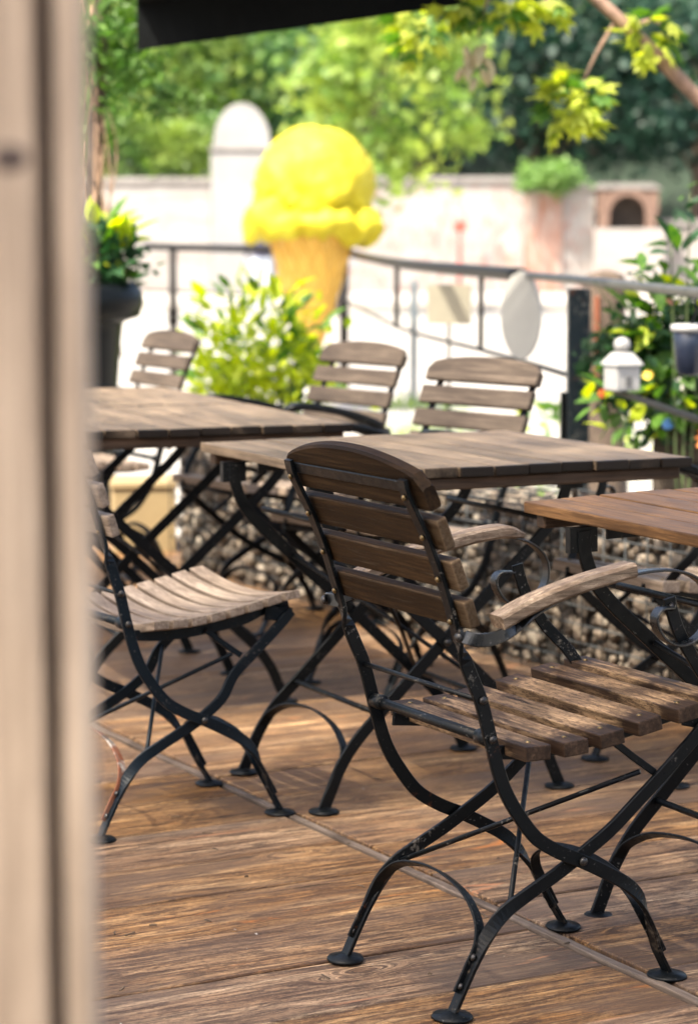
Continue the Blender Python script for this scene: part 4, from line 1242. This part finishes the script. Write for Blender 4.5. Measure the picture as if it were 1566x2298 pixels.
tag(link('small_foliage', quad_mesh('small_foliage', leaf_quads(P_, .06 * (.6 + .8 * r.random(4200)), 28)), M['leaf_deep'], fl), kind='stuff')
tl = empty('tall_plant', (1.095, 7.95, .2265), 0, 'tall leafy stem rising above the railing at the right edge', 'plant')
tl.scale = (.75,) * 3
stems(tl, (0, 0, -.43), [(-.06, 0, 1.30), (.02, 0, 1.52), (.1, .05, 1.2)], M['stem'], .008)
add_leaves(tl, 22, (-.02, 0, 1.20), (.20, .12, .08), (.12, .20), ('leaf_green', 'leaf_deep'), 35, .0)
add_leaves(tl, 10, (-.02, 0, 1.42), (.07, .07, .16), (.07, .11), ('leaf_deep', 'leaf_green'), 36, .0)
gp = empty('ground_plants', (1.25, 13.2, GZ), 0, 'low leafy weeds on the ground behind the black square post', 'plant')
stems(gp, (0, 0, 0), [(.4 * math.cos(k), .4 * math.sin(k), .2) for k in range(9)], M['stem'])
add_leaves(gp, 120, (.1, 0, .20), (.55, .4, .18), (.08, .14), ('leaf_green', 'leaf_bush'), 37, .5)
# white lantern on the middle rail
ln = empty('lantern', (.874, 7.76, .712), R(25), 'small white metal lantern on the railing beside the black post', 'lantern')
ln.scale = (.66,) * 3
M['white_metal'] = plain('white_enamel_metal', (.30, .297, .29), .4, 0, .08)
link('body', bm_mesh(bevel_box(.135, .125, .125, .010, 2), 'body'), M['white_metal'], ln, (0, 0, .065))
link('roof', MB().add(*lathe([(.108, .128), (.102, .138), (.055, .185), (.04, .19)], 4)).mesh('roof'), M['white_metal'], ln, (0, 0, 0), (0, 0, R(45)))
link('knob', MB().add(*lathe([(.016, .188), (.036, .20), (.042, .225), (.034, .25), (.008, .262)], 14)).mesh('knob', True), M['white_metal'], ln)
link('door', bm_mesh(bevel_box(.035, .006, .05, .002, 1), 'door'), plain('lantern_opening', (.10, .10, .10), .5), ln, (-.0, -.0645, .05))
# dark hanging pot
hp = empty('hanging_pot', (.971, 6.9, .8115), 0, 'dark blue hanging pot with a white rim at the right edge of the flowers', 'pot')
hp.scale = (.75,) * 3
link('pot', MB().add(*lathe([(.035, 0), (.05, .01), (.062, .10), (.068, .17), (.06, .175)], 20)).mesh('pot', True), plain('dark_blue_glaze', (.012, .018, .035), .3), hp)
link('rim', MB().add(*lathe([(.069, .165), (.078, .172), (.076, .19), (.066, .195)], 20)).mesh('rim', True), M['white_metal'], hp)
link('hook', MB().add(*tube(catmull([(0, 0, .18), (.02, 0, .26), (.0, .02, .33)], 4), .006, 6)).mesh('hook', True), M['iron_clean'], hp)
pw = empty('pinwheel', (1.05, 7.965, .5265), 0, 'small blue pinwheel stuck in the planter below the flowers', 'pinwheel')
pw.scale = (.75,) * 3
plate('sail', [(0, 0), (.03, .012), (.028, .04), (0, .052), (-.028, .04), (-.024, .01)], .004, plain('blue_plastic', (.10, .26, .60), .4), pw, (0, 0, .06), (0, 0, .3))
link('stick', MB().add(*tube([(0, .006, -.05), (0, .006, .09)], .004, 6)).mesh('stick', True), M['stem'], pw)
# tree stump behind the post
tk = empty('tree_stump', (1.155, 10.96, GZ), 0, 'rough brown tree stump with an orange strip behind the black post', 'stump')
tk.scale = (.8, .8, 1.05)
V, F = lathe([(.17, 0), (.14, .12), (.115, .5), (.11, .85), (.12, 1.03), (.10, 1.08), (.02, 1.10)], 18)
V = [Vector(v) * 1 for v in V]
for v in V:
    n = mnoise.noise(Vector((v.x * 14, v.y * 14, v.z * 2.5))); v.x *= 1 + .22 * n; v.y *= 1 + .22 * n
link('wood', mesh('wood', V, F, True), M['bark'], tk)
link('strip', bm_mesh(bevel_box(.028, .008, .34, .002, 1), 'strip'), plain('orange_strip', (.20, .06, .025), .6), tk, (-.06, -.125, .82))
# tan box under the left table
bx = empty('storage_box', (-.80, 9.35, GZ), R(8), 'plain tan box on the ground behind the left table legs', 'box')
M['tan'] = plain('tan_board', (.27, .20, .10), .7, 0, .12)
link('body', bm_mesh(bevel_box(.24, .24, .34, .006, 1), 'body'), M['tan'], bx, (0, 0, .17))
link('lid', bm_mesh(bevel_box(.256, .256, .03, .006, 1), 'lid'), M['tan'], bx, (0, 0, .356))

# ================================================================== TREE WITH BRANCH AT THE TOP RIGHT
mt = empty('maple_tree', (1.95, 9.3, GZ), 0, 'young maple whose slanting branch and yellow green leaves cross the top right', 'tree')
def mw(p): return Vector(p) - Vector((1.95, 9.3, GZ))
M['branch'] = plain('pinkish_bark', (.24, .15, .105), .8, 0, .4, 18, .4)
link('trunk', mesh('trunk', *tube(catmull([mw((1.97, 9.3, GZ - .1)), mw((1.93, 9.28, .5)), mw((1.80, 9.2, 1.2)), mw((1.95, 9.3, 2.2)), mw((2.1, 9.4, 3.4))], 5), .06, 10, lambda u: .07 - .035 * u), True), M['branch'], mt)
link('branch', mesh('branch', *tube(catmull([mw((1.80, 9.2, 1.2)), mw((1.52, 9.1, 1.50)), mw((1.29, 9.03, 1.705)), mw((1.075, 9.0, 1.912)), mw((.905, 9.0, 2.065)), mw((.72, 9.0, 2.2)), mw((.45, 9.1, 2.30))], 6), .03, 10, lambda u: .034 - .018 * u), True), M['branch'], mt)
tw = [((.98, 9.0, 2.0), (.90, 9.0, 1.86), (.85, 9.0, 1.75)), ((.60, 9.05, 2.25), (.52, 9.0, 2.10), (.47, 9.0, 1.93)), ((.80, 9.0, 2.15), (.72, 9.0, 2.06), (.645, 9.0, 1.955)), ((1.02, 9.0, 1.96), (1.10, 9.0, 1.99), (1.18, 9.0, 1.96)), ((.45, 9.1, 2.30), (.25, 9.1, 2.25), (.12, 9.1, 2.12))]
for t_ in tw: link('twig', mesh('twig', *tube(catmull([mw(p) for p in t_], 4), .006, 6, lambda u: .008 - .004 * u), True), M['branch'], mt)
add_leaves(mt, 75, mw((.815, 8.98, 1.69)), (.12, .09, .12), (.08, .13), ('maple', 'maple_g'), 51, -.2)
add_leaves(mt, 80, mw((.56, 9.0, 2.03)), (.24, .1, .06), (.08, .13), ('maple', 'maple_g'), 52, -.2)
add_leaves(mt, 36, mw((1.10, 8.98, 1.93)), (.10, .08, .10), (.08, .13), ('maple', 'maple_g'), 53, -.2)
add_leaves(mt, 60, mw((.27, 9.6, 2.02)), (.10, .1, .15), (.08, .13), ('maple', 'maple_g'), 54, -.2)
for t_ in range(14):
    V, F = lathe([(.002, 0), (.012, .012), (.015, .03), (.009, .055), (.001, .07)], 8)
    link('seed_pod', mesh('seed_pod', V, F, True), plain('pale_seed', (.42, .36, .20), .7, 0, .2) if t_ == 0 else bpy.data.materials['pale_seed'], mt,
         mw((.47 + rg.uniform(-.055, .055), 8.98 + rg.uniform(-.03, .03), 1.855 + rg.uniform(-.075, .06))), (rg.uniform(2.4, 3.9), rg.uniform(-.6, .6), 0))

# ================================================================== SMALL LITTER ON THE DECK
lt = MB()
rg = random.Random(17)
for k in range(46):
    p = dk(rg.uniform(-5.6, -3.2), rg.uniform(1.2, 3.1), .0015)
    a = rg.uniform(0, 6.3); L = rg.uniform(.006, .028); w_ = rg.uniform(.0012, .003)
    d = Vector((math.cos(a), math.sin(a), 0)); n_ = Vector((-d.y, d.x, 0))
    lt.add(*tube([p - d * L / 2, p + n_ * L * .08 + Vector((0, 0, .001)), p + d * L / 2], w_ * .6, 5))
tag(link('plant_litter', lt.mesh('plant_litter'), plain('dry_litter', (.10, .07, .045), .9, 0, .6, 30)), 'bits of twig and dry leaf scattered on the deck', 'litter', kind='stuff')
chips = MB()
for k in range(9):
    p = dk(rg.uniform(-5.2, -3.2), rg.uniform(1.3, 2.9), .001); s_ = rg.uniform(.0012, .003)
    chips.add([(p.x + s_ * math.cos(q * 1.26 + k), p.y + s_ * math.sin(q * 1.26 + k) * .7, p.z + (.002 if q % 2 else 0)) for q in range(5)], [(0, 1, 2, 3, 4)])
tag(link('paint_flakes', chips.mesh('paint_flakes'), plain('pale_flake', (.36, .33, .29), .8)), 'tiny pale flakes scattered on the deck boards', 'litter', kind='stuff')
gr = MB()
for k in range(900):
    a = rg.uniform(0, 6.3); d_ = rg.random() ** .7
    cx, cy, rr = ((.52, 18.6, .5), (.85, 11.6, .45), (-.1, 13.5, .5), (.5, 15.5, .4))[k % 4]
    x, y = cx + rr * d_ * math.cos(a), cy + rr * d_ * math.sin(a); h_ = rg.uniform(.05, .16)
    b = rg.uniform(0, 6.3)
    gr.add([(x, y, GZ), (x + .012 * math.cos(b), y + .012 * math.sin(b), GZ), (x + rg.uniform(-.05, .05), y + rg.uniform(-.05, .05), GZ + h_)], [(0, 1, 2)])
tag(link('grass', gr.mesh('grass'), M['leaf_hedge']), 'tufts of grass growing from the paving below the railing', 'grass', kind='stuff')
